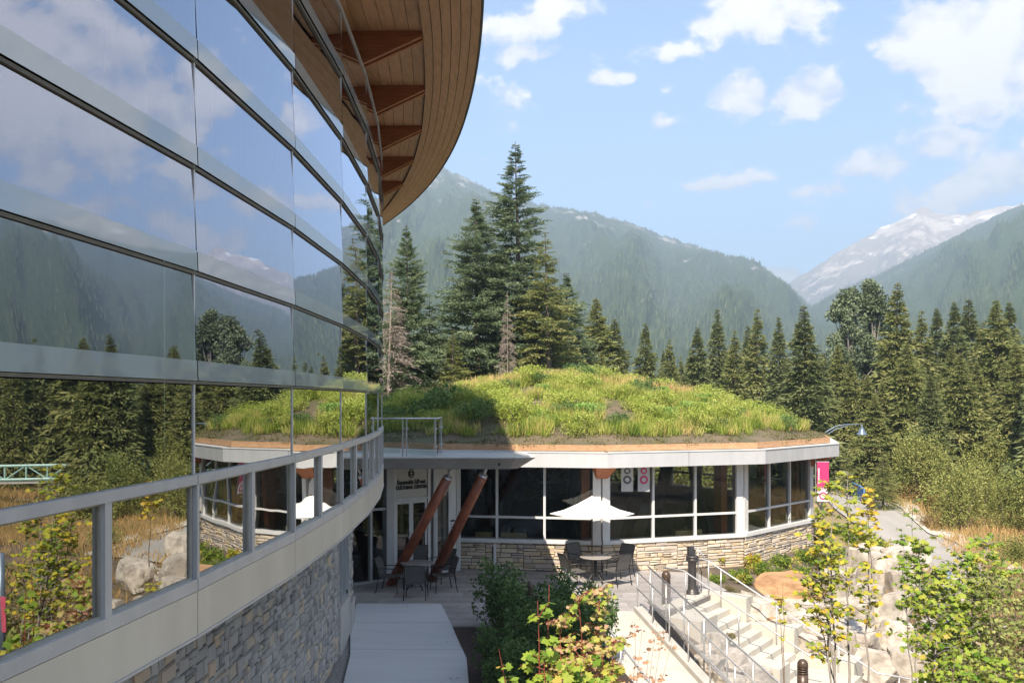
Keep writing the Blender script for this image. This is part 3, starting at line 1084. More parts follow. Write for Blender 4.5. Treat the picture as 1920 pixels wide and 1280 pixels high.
def board(f0, f1, region, z, gap, th):
    b = MB()
    A, B = [], []
    for y in ys:
        if region == 0:
            x0, x1 = wall_x(y) - .3, ring_x(y)
        else:
            x0, x1 = ring_x(y), roof_edge(y)
        A.append((x0 + (x1 - x0) * f0 + gap, y))
        B.append((x0 + (x1 - x0) * f1 - gap, y))
    n = len(ys)
    vs = [(p[0], p[1], z) for p in A] + [(p[0], p[1], z) for p in B] + [(p[0], p[1], z + th) for p in A] + [(p[0], p[1], z + th) for p in B]
    fs = []
    for i in range(n - 1):
        fs += [(i, i + 1, n + i + 1, n + i), (2 * n + i, 3 * n + i, 3 * n + i + 1, 2 * n + i + 1),
               (i, 2 * n + i, 2 * n + i + 1, i + 1), (n + i, n + i + 1, 3 * n + i + 1, 3 * n + i)]
    fs += [(0, n, 3 * n, 2 * n), (n - 1, 3 * n - 1, 4 * n - 1, 2 * n - 1)]
    return b.add(vs, fs)


roof = bpy.data.objects.new('roof', None)
col.objects.link(roof)
roof.parent = bld
for i in range(NB1):
    board(i / NB1, (i + 1) / NB1, 0, SOFF, .004, .02).build('soffit_board', M['soffit'], roof)
for i in range(NB2):
    board(i / NB2, (i + 1) / NB2, 1, SOFF - .045 + .008 * i, .005, .02).build('soffit_board', M['soffit'], roof)
rb = MB()
n = len(ys)
vs, fs = [], []
for y in ys:
    vs += [(wall_x(y) - 6.0, y, SOFF + .03), (roof_edge(y) + .0, y, SOFF + .03), (roof_edge(y) + .015, y, SOFF + .10), (wall_x(y) - 6.0, y, SOFF + .45)]
for i in range(n - 1):
    for k in range(4):
        k2 = (k + 1) % 4
        fs.append((4 * i + k, 4 * i + k2, 4 * (i + 1) + k2, 4 * (i + 1) + k))
fs += [(0, 1, 2, 3), (4 * n - 4, 4 * n - 1, 4 * n - 2, 4 * n - 3)]
rb.add(vs, fs).build('roof_deck', M['soffit_dark'], roof)
eb = MB()
vs, fs = [], []
for y in ys:
    e = roof_edge(y)
    vs += [(e + .002, y, SOFF - .012), (e + .03, y, SOFF - .012), (e + .03, y, SOFF + .12), (e + .002, y, SOFF + .12)]
for i in range(n - 1):
    for k in range(4):
        k2 = (k + 1) % 4
        fs.append((4 * i + k, 4 * i + k2, 4 * (i + 1) + k2, 4 * (i + 1) + k))
fs += [(0, 1, 2, 3), (4 * n - 4, 4 * n - 1, 4 * n - 2, 4 * n - 3)]
eb.add(vs, fs).build('edge_flashing', M['steel_dk'], roof)
MB().prism([(-12, 6), (-3.5, 6), (-3.25, 10), (-3.32, 13), (-3.55, 16), (-3.85, 18.9), (-4.7, 22.7), (-6.0, 27.5), (-12, 27.5)], SOFF + .25, 19.0).build('added_shadow_tier', M['alu_w'], bld)  # unseen tier, added and shaped to cast the shade on the planted mound
# tapered bracket beams at the joints, each a double beam
for k in range(3, 13):
    x, y = MU[k]
    if k == 12:
        x, y = wall_x(21.3), 21.3
    ex = ring_x(y) - .01
    for dyy in (-.10, .045):
        b = MB()
        y0, y1 = y + dyy, y + dyy + .065
        z = SOFF - .002
        P = [(x - .35, z - .60), (ex, z - .075), (ex, z), (x - .35, z)]
        vs = [(q[0], y0, q[1]) for q in P] + [(q[0], y1, q[1]) for q in P]
        b.add(vs, [(0, 1, 2, 3), (7, 6, 5, 4), (0, 4, 5, 1), (1, 5, 6, 2), (2, 6, 7, 3), (3, 7, 4, 0)])
        b.build('bracket_beam', M['beam'], bld)

# ------------------------------------------------------------------ pavilion with the green roof
PC = (1.81, 37.74)
NS = 13


def pv(i, r):
    a = R(5 + 27.6923 * i)
    return (PC[0] + r * math.sin(a), PC[1] - r * math.cos(a))


pav = thing('round_pavilion', 'low many sided pavilion with planted roof mound, white window band and tan stone base', 'building', (PC[0], PC[1], 0))
RW = 10.34
cands = []
for i in range(NS):
    # side from vertex i-1 to vertex i (i = 0 spans -22.7..5 degrees)
    p0, p1 = pv(i - 1, RW), pv(i, RW)
    front = i in (0, 1, 2, 12, 3)
    base = -1.4
    MB().seg(p0, p1, base, .84, -.25, .045).build('stone_backing', M['mortar'] if front else M['stone_pv'], pav)
    if i in (0, 1, 2):
        zz = {0: 0.0, 1: -.25, 2: -.75}[i]
        cands += stone_wall(pav, p0, p1, zz, .84, .047, (.07, .15), (.16, .58), None, None, 0, 50 + i)
    MB().seg(p0, p1, .84, 0.95, -.30, .13).build('window_sill', M['alu_w'], pav)
    dx, dy = p1[0] - p0[0], p1[1] - p0[1]
    l = math.hypot(dx, dy)
    t = (dx / l, dy / l)
    nn = (t[1], -t[0])
    P = lambda u: (p0[0] + t[0] * u, p0[1] + t[1] * u)
    cw = .26
    top = 3.20
    # corner posts
    MB().seg(P(0.02), P(cw), 0.95, top, -.22, .05).build('corner_post', M['alu_w'], pav)
    MB().seg(P(l - cw), P(l - .02), 0.95, top, -.22, .05).build('corner_post', M['alu_w'], pav)
    xs = [cw + (l - 2 * cw) * q / 3 for q in range(4)]
    for q in (1, 2):
        MB().seg(P(xs[q] - .035), P(xs[q] + .035), 0.95, top, -.12, .035).build('mullion', M['alu_w'], pav)
    for q in range(3):
        a0, a1 = xs[q] + (.035 if q else 0), xs[q + 1] - (.035 if q < 2 else 0)
        MB().seg(P(a0), P(a1), 1.58, 1.645, -.10, .025).build('transom', M['alu_w'], pav)
        for z0, z1 in ((0.95, 1.58), (1.645, top)):
            b = MB()
            A, B = P(a0), P(a1)
            A = (A[0] - nn[0] * .04, A[1] - nn[1] * .04)
            B = (B[0] - nn[0] * .04, B[1] - nn[1] * .04)
            b.add([(A[0], A[1], z0), (B[0], B[1], z0), (B[0], B[1], z1), (A[0], A[1], z1)], [(0, 1, 2, 3)])
            b.build('window_pane', M['pane_pav'], pav)
    # fascia in two panels, flashing
    f0, f1 = pv(i - 1, 11.27), pv(i, 11.27)
    fm = ((f0[0] + f1[0]) / 2, (f0[1] + f1[1]) / 2)
    fl = math.hypot(f1[0] - f0[0], f1[1] - f0[1])
    ft = ((f1[0] - f0[0]) / fl, (f1[1] - f0[1]) / fl)
    for a, c in ((f0, (fm[0] - ft[0] * .01, fm[1] - ft[1] * .01)), ((fm[0] + ft[0] * .01, fm[1] + ft[1] * .01), f1)):
        MB().seg(a, c, 3.215, 3.65, -.06, 0).build('fascia_panel', M['alu_fascia'], pav)
    MB().seg(f0, f1, 3.65, 3.675, -.30, .02).build('flashing', M['alu_w'], pav)
    # cedar kerb holding the soil
    k0, k1 = pv(i - 1, 10.96), pv(i, 10.96)
    km = ((k0[0] + k1[0]) / 2, (k0[1] + k1[1]) / 2)
    for a, c in ((k0, km), (km, k1)):
        MB().seg(a, c, 3.69, 3.87, -.09, 0).build('timber_kerb', M['timber'], pav)
emit_stones(pav, cands, M['stone_p'], M['stone_pv'], 300, lambda c: 860 < proj(c)[0] < 1560 and not (c[1] < 27.4 and c[0] < -1.6), 4)
MB().prism([pv(i, 11.21) for i in range(NS)], 3.225, 3.64).build('roof_slab', M['alu_w'], pav)
MB().prism([pv(i, 10.05) for i in range(NS)], -.1, .02).build('floor', M['floor_in'], pav)
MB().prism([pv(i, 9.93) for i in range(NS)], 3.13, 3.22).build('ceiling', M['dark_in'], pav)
# glulam columns with flared heads at the corners, outside heads visible under the fascia
for i in range(NS):
    a = R(5 + 27.6923 * i)
    d = (math.sin(a), -math.cos(a))
    tt = (math.cos(a), math.sin(a))
    sh = -.42 if i in (0, 1, 2) else 0

    def blk(r0, r1, w, z0, z1, w2=None, r1b=None):
        w2 = w if w2 is None else w2
        r1b = r1 if r1b is None else r1b
        ps = []
        for (ra, rb_, ww, z) in ((r0, r1, w, z0), (r0, r1b, w2, z1)):
            for (rr, s) in ((ra, -1), (rb_, -1), (rb_, 1), (ra, 1)):
                ps.append((PC[0] + d[0] * rr + tt[0] * (ww / 2 * s + (sh if ww == .26 else 0)), PC[1] + d[1] * rr + tt[1] * (ww / 2 * s + (sh if ww == .26 else 0)), z))
        return MB().hexa(ps)
    blk(9.60, 9.93, .26, .02, 3.12).build('glulam_column', M['beam'], pav)
    if i in (0, 2, 3):
        blk(10.24, 10.46, .34, 2.84, 3.205, .62, 11.12).build('bracket_head', M['beam'], pav)
# slanted log columns inside
for x, y, lx, ly in ((-.7, 31.5, -.9, .2), (-.2, 31.5, .9, .2), (2.2, 32.5, .3, 0), (4.3, 31.6, .9, .3), (5.2, 32.0, .8, .2), (7.0, 34.0, -.4, .3), (3.4, 39, .3, 0), (-2.0, 38, .3, .4), (7.8, 38.5, .5, .2)):
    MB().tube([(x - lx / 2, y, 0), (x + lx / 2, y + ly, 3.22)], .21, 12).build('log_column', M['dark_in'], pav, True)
# white rail seen inside at the back windows
for i in range(4, 10):
    MB().seg(pv(i - 1, 9.5), pv(i, 9.5), 1.62, 1.67, 0, .05).build('inner_rail', M['alu_w'], pav)
for i, u, w in ((0, 1.75, .80), (0, .95, .5), (1, 2.6, .95), (2, 2.5, .9), (2, 3.4, .6)):
    p0, p1 = pv(i - 1, 10.08), pv(i, 10.08)
    l = math.hypot(p1[0] - p0[0], p1[1] - p0[1])
    t = ((p1[0] - p0[0]) / l, (p1[1] - p0[1]) / l)
    c = (p0[0] + t[0] * u, p0[1] + t[1] * u)
    bx = thing('planter_box', {0: 'pale wooden planter box behind the window nearest the slanted log', 1: 'small pale wooden box at the window left of the umbrella', 2: 'long pale wooden planter box in the window above the black pedestal',
                3: 'pale planter box behind the right hand window facet', 4: 'short pale planter box behind the farthest right window'}[[(0, 1.75), (0, .95), (1, 2.6), (2, 2.5), (2, 3.4)].index((i, u))], 'planter', (c[0], c[1], .83))
    e = (c[0] + t[0] * w, c[1] + t[1] * w)
    MB().seg(c, e, .83, 1.09, -.28, 0).build('box', M['planter'], bx)
    bb = MB()
    for q in range(30):
        x = c[0] + t[0] * w * rnd.random()
        y = c[1] + t[1] * w * rnd.random() + .14
        bb.add([(x - .02, y, 1.07), (x + .02, y, 1.07), (x + rnd.uniform(-.08, .08), y + rnd.uniform(-.05, .05), 1.15 + rnd.random() * .14)], [(0, 1, 2)])
    bb.build('plant', M['shrub_dk'], bx)
# hanging printed banners inside, plain generic pattern
for px in (1176, 1207):
    x, y, z = at_dist(px, 873, 27.6)
    hb = thing('hanging_banner', 'white hanging panel with %s rings behind the pavilion window' % ('grey' if px == 1176 else 'red'), 'banner', (x, y, z))
    MB().box((x, y, z - .38), (.36, .02, .80)).build('cloth', M['alu_g'], hb)
    for q, (zz, rr) in enumerate(((z - .15, .10), (z - .42, .13))):
        ring = MB()
        vs = []
        for s_, rad in ((0, rr), (1, rr * .55)):
            for k in range(20):
                aa = 2 * math.pi * k / 20
                vs.append((x + rad * math.cos(aa), y - .014, zz + rad * math.sin(aa)))
        ring.add(vs, [(k, (k + 1) % 20, 20 + (k + 1) % 20, 20 + k) for k in range(20)])
        ring.build('printed_ring', M['steel_dk'] if px == 1176 else M['pink'], hb)


# ------------------------------------------------------------------ roof mound
def mound_z(x, y):
    r = math.hypot(x - PC[0], y - PC[1])
    k = max(0., 1 - (r / 10.70) ** 1.45)
    return 3.83 + 2.14 * k + .22 * noise.noise((x * .5, y * .5, 4)) * min(1, k * 3) + .05 * noise.noise((x * 2.5, y * 2.5, 1))


vs, fs = [], []
NR, NA = 44, 130
for j in range(NR):
    r = 10.86 * (j / (NR - 1))
    for i in range(NA):
        a = 2 * math.pi * i / NA
        seg_a = ((math.degrees(a) - 5) % 27.6923) - 13.846
        rr = min(r, 10.86 * math.cos(R(13.846)) / math.cos(R(seg_a)))
        x, y = PC[0] + rr * math.sin(a), PC[1] - rr * math.cos(a)
        vs.append((x - PC[0], y - PC[1], mound_z(x, y)))
for j in range(NR - 1):
    for i in range(NA):
        i2 = (i + 1) % NA
        fs.append((j * NA + i, j * NA + i2, (j + 1) * NA + i2, (j + 1) * NA + i))
link('soil_mound', np_mesh('soil_mound', vs, fs), M['soil'], pav, True)


# ------------------------------------------------------------------ plant generators
def kites(P, D, length, width, rg, up=None, roll=True):
    """one kite-shaped leaf per point: P origin, D unit direction"""
    n = len(P)
    A = rg.normal(size=(n, 3))
    S = np.cross(D, A)
    S /= np.linalg.norm(S, axis=1)[:, None] + 1e-9
    L = length[:, None]
    W = width[:, None]
    V = np.empty((n, 4, 3))
    V[:, 0] = P
    V[:, 1] = P + D * L * .45 + S * W * .5
    V[:, 2] = P + D * L
    V[:, 3] = P + D * L * .45 - S * W * .5
    return V.reshape(-1, 3), np.arange(n * 4).reshape(n, 4)


def join(parts):
    Vs, Fs, As, b = [], [], [], 0
    for V, F, A in parts:
        Vs.append(V)
        Fs.append(F + b)
        As.append(A)
        b += len(V)
    return np.concatenate(Vs), np.concatenate(Fs), np.concatenate(As)


def norm(a):
    return a / (np.linalg.norm(a, axis=1)[:, None] + 1e-9)


def conifer_meshes(seed, H, Rm, nb, tw, sub, tl, droop=.25, rise=.35, base=.06, power=.85, sw=.3, gap=0.0):
    """crown and trunk meshes of a conifer; sub = sprigs per twig"""
    rg = np.random.default_rng(seed)
    f = rg.uniform(0, 1, nb) ** 1.0
    f = base + (1 - base) * f * .985
    z = f * H
    lenb = Rm * np.minimum((1 - f) ** power, 1.15 * (1 - f) + .002) * rg.uniform(.5, 1.3, nb) + .03
    bump = 1 + .18 * np.sin(f * 23 + rg.uniform(0, 6))
    lenb *= bump
    az = rg.uniform(0, 2 * np.pi, nb)
    lenb *= 1 + .16 * np.sin(az * 2 + rg.uniform(0, 6))
    rs = rise * f + .05
    B = np.repeat(np.arange(nb), tw)
    s = rg.uniform(.12, 1, nb * tw) ** .8
    Lb, A = lenb[B], az[B]
    dirb = np.stack([np.cos(A), np.sin(A), np.zeros_like(A)], 1)
    hz_ = rs[B] * Lb * s - droop * Lb * s * s * (1.25 - f[B])
    P = dirb * (Lb * s)[:, None]
    P[:, 2] = z[B] + hz_
    side = np.where(rg.random(len(B)) < .5, 1, -1)
    perp = np.stack([-np.sin(A), np.cos(A), np.zeros_like(A)], 1)
    slope = rs[B] - 2 * droop * s * (1.25 - f[B])
    D = dirb * rg.uniform(.5, 1.1, len(B))[:, None] + perp * (side * rg.uniform(.2, 1.0, len(B)))[:, None]
    D[:, 2] = slope * .8 + rg.uniform(-.35, .12, len(B))
    D = norm(D)
    tlen = tl * (1.15 - .55 * s) * rg.uniform(.7, 1.2, len(B)) * (1 - .88 * f[B] ** 2.2)
    tone = np.clip(rg.normal(.42, .16, nb)[B] + .18 * s + rg.normal(0, .08, len(B)), 0, 1)
    if sub <= 1:
        V, F = kites(P, D, tlen, tlen * sw, rg)
        var = np.repeat(tone, 4)
    else:
        Q = np.repeat(np.arange(len(B)), sub)
        u = np.tile(np.linspace(.0, .85, sub), len(B)) + rg.uniform(-.05, .05, len(Q))
        P2 = P[Q] + D[Q] * (tlen[Q] * u)[:, None]
        P2[:, 2] -= .12 * tlen[Q] * u * u
        D2 = norm(D[Q] + rg.normal(size=(len(Q), 3)) * .45)
        l2 = tlen[Q] * (1.3 / sub) * rg.uniform(.8, 1.3, len(Q)) * 1.5
        V, F = kites(P2, D2, l2, l2 * sw, rg)
        var = np.repeat(np.clip(tone[Q] + rg.normal(0, .07, len(Q)), 0, 1), 4)
    crown = np_mesh('crown', V, F, var)
    b = MB()
    r0 = (.011 * H + .04) * (.5 if sw < .2 else 1)
    b.tube([(0, 0, -1.0), (0, 0, 0), (0.01 * H, 0, H * .5), (0, 0, H * .995)], [r0 * 1.1, r0, r0 * .55, .012], 8)
    bi = np.argsort(-lenb)[:min(nb, 70)]
    for i in bi:
        a, l = az[i], lenb[i]
        d = np.array([math.cos(a), math.sin(a), 0])
        pts = []
        for q in (0, .4, .8):
            pts.append((d[0] * l * q, d[1] * l * q, z[i] + rs[i] * l * q - droop * l * q * q * (1.25 - f[i])))
        b.tube(pts, [.03 + .004 * l, .02, .006], 4, False)
    trunk = b.mesh('trunk')
    return crown, trunk


PROTO = {}


def conifer_proto(key, mat_key, bark='bark', **kw):
    crown, trunk = conifer_meshes(**kw)
    crown.materials.append(M[mat_key])
    trunk.materials.append(M[bark])
    PROTO[key] = (crown, trunk, kw['H'])


conifer_proto('sp1', 'spruce', seed=1, H=21.0, Rm=3.7, nb=640, tw=32, sub=5, tl=.80, droop=.30, rise=.55, power=.88)
conifer_proto('sp2', 'spruce', seed=2, H=17.0, Rm=3.7, nb=560, tw=32, sub=5, tl=.80, droop=.28, rise=.6, power=.85)
conifer_proto('sp3', 'fir', seed=3, H=15.0, Rm=3.1, nb=360, tw=22, sub=4, tl=.60, droop=.42, rise=.42, power=.8)
conifer_proto('f1', 'firdark', seed=4, H=16.0, Rm=2.6, nb=420, tw=17, sub=2, tl=.70, droop=.5, rise=.25, power=1.15)
conifer_proto('f2', 'fir', seed=5, H=16.0, Rm=3.2, nb=420, tw=17, sub=2, tl=.75, droop=.5, rise=.22, power=1.2)
conifer_proto('f3', 'firdark', seed=6, H=16.0, Rm=2.1, nb=420, tw=16, sub=2, tl=.62, droop=.5, rise=.2, power=1.15)
conifer_proto('f4', 'fir', seed=7, H=16.0, Rm=4.2, nb=460, tw=18, sub=2, tl=.85, droop=.5, rise=.3, power=1.15)
conifer_proto('f5', 'fir', seed=12, H=16.0, Rm=2.5, nb=340, tw=15, sub=2, tl=.66, droop=.55, rise=.2, power=1.15)
conifer_proto('dead', 'dead', 'dead', seed=8, H=13.0, Rm=1.9, nb=330, tw=12, sub=3, tl=.60, droop=.75, rise=.1, power=.45, sw=.10)


def conifer(key, x, y, z, H, label, wid=1.0, name='conifer_tree', group=None, cat='tree'):
    crown, trunk, h0 = PROTO[key]
    t = thing(name, label, cat, (x, y, z), group)
    s = H / h0
    t.scale = (s * wid, s * wid, s)
    t.rotation_euler = (0, 0, rnd.uniform(0, 6.28))
    o = link('crown', crown, None, t)
    o = link('trunk', trunk, None, t)
    return t


def leaf_cloud(seed, blobs, n, size, aspect=.55, shell=.55, tone=(.5, .18), down=.15):
    """leaves spread in ellipsoidal clumps; blobs = (x,y,z,rx,ry,rz)"""
    rg = np.random.default_rng(seed)
    bl = np.array(blobs, float)
    vol = (bl[:, 3] * bl[:, 4] * bl[:, 5]) ** .75
    k = rg.choice(len(bl), n, p=vol / vol.sum())
    d = norm(rg.normal(size=(n, 3)))
    rad = rg.uniform(shell, 1.06, n) ** .6
    P = bl[k, :3] + d * bl[k, 3:] * rad[:, None]
    D = norm(d * .6 + rg.normal(size=(n, 3)) * .7 - np.array([0, 0, down]))
    ln = size * rg.uniform(.65, 1.25, n)
    V, F = kites(P, D, ln, ln * aspect, rg)
    bt = rg.normal(tone[0], tone[1], len(bl))[k]
    var = np.repeat(np.clip(bt + rg.normal(0, .13, n), 0, 1), 4)
    return V, F, var


def bush_blobs(seed, rx, ry, h, n):
    rg = random.Random(seed)
    out = []
    for _ in range(n):
        a, r = rg.uniform(0, 6.28), rg.uniform(0, .75) ** .7
        zz = rg.uniform(.12, .9) * h
        k = rg.uniform(.18, .34) * (1.15 - .4 * zz / h)
        out.append((rx * r * math.cos(a), ry * r * math.sin(a), zz, rx * k * 1.1, ry * k * 1.1, h * k * .8))
    return out


def leafy_proto(key, mat_key, seed, rx, ry, h, nblob, n, size, stems=6, bark='stem', **kw):
    bl = bush_blobs(seed, rx, ry, h, nblob)
    V, F, A = leaf_cloud(seed, bl, n, size, **kw)
    me = np_mesh('foliage', V, F, A)
    me.materials.append(M[mat_key])
    b = MB()
    rg = random.Random(seed)
    for q in range(stems):
        t = rg.choice(bl)
        b.tube([(t[0] * .1, t[1] * .1, -.3), (t[0] * .5, t[1] * .5, t[2] * .5), (t[0], t[1], t[2])], [.012 + .018 * h / 2, .010 + .008 * h / 2, .004], 5, False)
    s = b.mesh('stems')
    s.materials.append(M[bark])
    PROTO[key] = (me, s, h)


def bush(key, x, y, z, sc, label, name='shrub', cat='shrub', group=None, sz=None):
    me, s, h = PROTO[key]
    t = thing(name, label, cat, (x, y, z), group)
    t.scale = (sc, sc, sz or sc)
    t.rotation_euler = (0, 0, rnd.uniform(0, 6.28))
    link('foliage', me, None, t)
    link('stems', s, None, t)
    return t


def blades(seed, pts, n, h, w, lean=.35, clump=.06, tone=(.5, .2), seg=1):
    """upright grass blades scattered round tuft points"""
    rg = np.random.default_rng(seed)
    pts = np.asarray(pts)
    k = rg.integers(0, len(pts), n)
    P = pts[k].copy()
    P[:, 0] += rg.normal(0, clump, n)
    P[:, 1] += rg.normal(0, clump, n)
    hh = h * rg.uniform(.5, 1.3, n)
    D = np.stack([rg.normal(0, lean, n), rg.normal(0, lean, n), np.ones(n)], 1)
    D = norm(D)
    V, F = kites(P, D, hh, w * rg.uniform(.6, 1.4, n), rg)
    tn = rg.normal(tone[0], tone[1], len(pts))[k]
    return V, F, np.repeat(np.clip(tn + rg.normal(0, .08, n), 0, 1), 4)


# ------------------------------------------------------------------ roof planting
def roof_pts(seed, n, rmin, rmax, thr=-.1, fr=.45, sd=1.0):
    rg = random.Random(seed)
    out = []
    while len(out) < n:
        a, r = rg.uniform(0, 6.28), rmin + (rmax - rmin) * math.sqrt(rg.random())
        x, y = PC[0] + r * math.sin(a), PC[1] - r * math.cos(a)
        if y > PC[1] + 4.5:
            continue
        if noise.noise((x * fr, y * fr, sd)) < thr + rg.uniform(-.15, .15):
            continue
        out.append((x, y, mound_z(x, y) - .03))
    return out


tall = roof_pts(3, 2800, 0, 9.9, -.14, .7, 1.0)
bv = blades(1, tall, 120000, .42, .022, .28, .10, (.42, .26))
stuff(link('roof_grass', np_mesh('roof_grass', local(bv[0], pav), bv[1], bv[2]), M['grass'], pav))
crest = [(x, y, z) for x, y, z in roof_pts(4, 2500, 0, 6.5, -.9) if y > PC[1] - 2.5][:900]
bv = blades(2, crest, 22000, .55, .026, .16, .08, (.85, .12))
stuff(link('tan_seed_heads', np_mesh('tan_seed_heads', local(bv[0], pav), bv[1], bv[2]), M['grass'], pav))
low = roof_pts(5, 2600, 5.5, 10.65, -.35, .9, 7.0)
bv = blades(3, low, 40000, .085, .028, .7, .10, (.4, .22))
stuff(link('low_sedum', np_mesh('low_sedum', local(bv[0], pav), bv[1], bv[2]), M['mossy'], pav))
leafy_proto('per1', 'perennial', 21, .55, .55, .60, 30, 2300, .060, 4, aspect=.36, down=-.3)
leafy_proto('per2', 'perennial', 22, .70, .60, .50, 34, 2400, .055, 4, aspect=.42, down=-.2, tone=(.62, .16))
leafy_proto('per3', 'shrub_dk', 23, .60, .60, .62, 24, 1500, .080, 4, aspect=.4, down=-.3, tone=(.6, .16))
leafy_proto('sed', 'sedum', 24, .50, .45, .36, 22, 1300, .060, 3, aspect=.8, down=-.3)
rg_ = random.Random(5)
placed = []


def roof_plant(key, x, y, sc, label, nm, cat, group):
    placed.append((x, y))
    return bush(key, x, y, mound_z(x, y) - .04, sc, label, nm, cat, group)


def on_mound(px, py):
    dx, dz = (px - 960) / FPX, (HORY - py) / FPX
    y = 26.0
    while y < 40:
        x, z = dx * y, CAMZ + dz * y
        if math.hypot(x - PC[0], y - PC[1]) < 10.3 and z <= mound_z(x, y):
            return x, y
        y += .04
    return dx * 36.5, 36.5


for px, py, k, sc, lab in (
        (1112, 722, 'per3', 1.25, 'round olive bush crowning the planted roof mound'),
        (1175, 722, 'sed', 1.1, 'bright lime green sedum clump on the roof crest, right of the round bush'),
        (1195, 730, 'sed', .85, 'smaller darker sedum clump on bare soil just right of the crest'),
        (1085, 815, 'per1', 1.2, 'tall leafy plant at the front of the mound above the bare soil'),
        (975, 800, 'per1', 1.5, 'large leafy clump beside the roof shadow edge'),
        (1165, 800, 'per3', .8, 'small dark leafy clump low on the middle of the mound'),
        (1050, 760, 'per2', 1.2, 'broad yellow green clump in the middle of the mound'),
        (1245, 735, 'per1', 1.2, 'tall yellow green plant right of the tan crest grass'),
        (1335, 762, 'per2', 1.3, 'pale green plant on the right shoulder of the mound'),
        (1300, 800, 'per2', 1.3, 'low wide clump below the right shoulder of the mound'),
        (1240, 785, 'sed', 1.2, 'flat topped lime clump in the middle right of the mound'),
        (1420, 785, 'per3', 1.0, 'leafy clump toward the right end of the roof'),
        (1470, 805, 'per3', .9, 'last green clump near the right end of the roof'),
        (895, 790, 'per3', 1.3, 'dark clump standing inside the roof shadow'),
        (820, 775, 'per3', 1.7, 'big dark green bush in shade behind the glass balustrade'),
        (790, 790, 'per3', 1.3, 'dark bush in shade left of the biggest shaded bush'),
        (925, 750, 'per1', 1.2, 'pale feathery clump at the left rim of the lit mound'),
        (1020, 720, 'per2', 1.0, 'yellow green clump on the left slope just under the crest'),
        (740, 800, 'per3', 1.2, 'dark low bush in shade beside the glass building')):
    x, y = on_mound(px, py)
    roof_plant(k, x, y, sc, lab, 'roof_plant', 'plant', 'plants on the roof mound')
for i, (x, y, z) in enumerate(roof_pts(9, 200, 0, 9.4, .02, .7, 1.0)):
    if all(math.hypot(x - a, y - b_) > .42 for a, b_ in placed):
        k = rg_.choice(['per1', 'per2', 'per1', 'per3', 'per2', 'sed'])
        roof_plant(k, x, y, rg_.uniform(.7, 1.35), 'leafy perennial clump among others on the planted roof mound', 'roof_plant', 'plant', 'perennial clumps on the roof mound')

# ------------------------------------------------------------------ paving, path, ramp
patio_poly = [(-6.5, 20.9), (.95, 20.9), (1.35, 22.35), (3.25, 22.35), (4.30, 22.85), (5.34, 24.32), (5.9, 24.9), (5.6, 27.4), (1.8, 28.4), (-6.5, 29.0)]
patio = struct(MB().prism(patio_poly, -.30, -.02).build('patio', M['joint']))


def inside(poly, x, y):
    c = False
    for i in range(len(poly)):
        x0, y0 = poly[i]
        x1, y1 = poly[i - 1]
        if (y0 > y) != (y1 > y) and x < (x1 - x0) * (y - y0) / (y1 - y0) + x0:
            c = not c
    return c


pm = None
PS = .61
j = 0
for iy in range(14):
    for ix in range(22):
        x, y = -6.2 + ix * PS + (iy % 2) * .3, 21.2 + iy * PS
        if not all(inside(patio_poly, x + a, y + c) for a in (-.3, .3) for c in (-.3, .3)):
            continue
        pr = math.hypot(x - PC[0], y - PC[1])
        if pr < 9.9:
            continue
        if pm is None:
            g = PS / 2 - .006
            q = MB()
            q.add([(-g, -g, -.04), (g, -g, -.04), (g, g, -.04), (-g, g, -.04), (-g, -g, -.003), (g, -g, -.003), (g, g, -.003), (-g, g, -.003),
                   (-g + .008, -g + .008, .002), (g - .008, -g + .008, .002), (g - .008, g - .008, .002), (-g + .008, g - .008, .002)],
                  [(0, 1, 5, 4), (1, 2, 6, 5), (2, 3, 7, 6), (3, 0, 4, 7), (4, 5, 9, 8), (5, 6, 10, 9), (6, 7, 11, 10), (7, 4, 8, 11), (8, 9, 10, 11)])
            pm = q.mesh('paver')
            pm.materials.append(M['paver'])
        o = bpy.data.objects.new('paver', pm)
        col.objects.link(o)
        o.parent = patio
        o.location = (x, y, -.005 + rnd.uniform(-.0015, .0015))
        j += 1
# border strip of the patio where tiles do not fit
struct(MB().prism([(p[0], p[1]) for p in patio_poly], -.018, -.012).build('patio_edge', M['paver']))

path_l = [(-3.02, 4), (-3.02, 10), (-3.02, 14), (-3.10, 16.7), (-3.30, 18.5), (-3.62, 20.3), (-3.88, 22.0), (-3.97, 23.15)]
path_r = [(-1.82, 23.15), (-1.42, 21.1), (-1.16, 19.6), (-.92, 18.3), (-.80, 16.7), (-.76, 14), (-.76, 10), (-.76, 4)]
struct(MB().prism(path_l + path_r, -.25, .012).build('path', M['path']))
gv = [(-3.36, 4), (-3.38, 12), (-3.44, 16.2), (-3.55, 18.4), (-3.72, 20.3), (-3.92, 21.8), (-3.97, 22.3)]
struct(MB().prism(gv + [(x - .0, y) for x, y in reversed(path_l[:-1])], -.2, -.008).build('gravel_strip', M['gravel']))
eb = MB()
for a, c in zip(path_l[:-1], path_l[1:]):
    eb.seg(a, c, -.1, .03, -.018, -.002)
struct(eb.build('strip_edging', M['steel_dk']))
bed = [(-.78, 8), (-.78, 14), (-.80, 16.7), (-.92, 18.3), (-1.16, 19.6), (-1.40, 20.88), (.92, 20.88), (1.2, 22.2), (1.40, 22.3), (1.77, 20), (2.50, 15.2), (3.4, 9)]
struct(MB().prism(bed, -1.9, -.022).build('mulch_bed', M['mulch']))

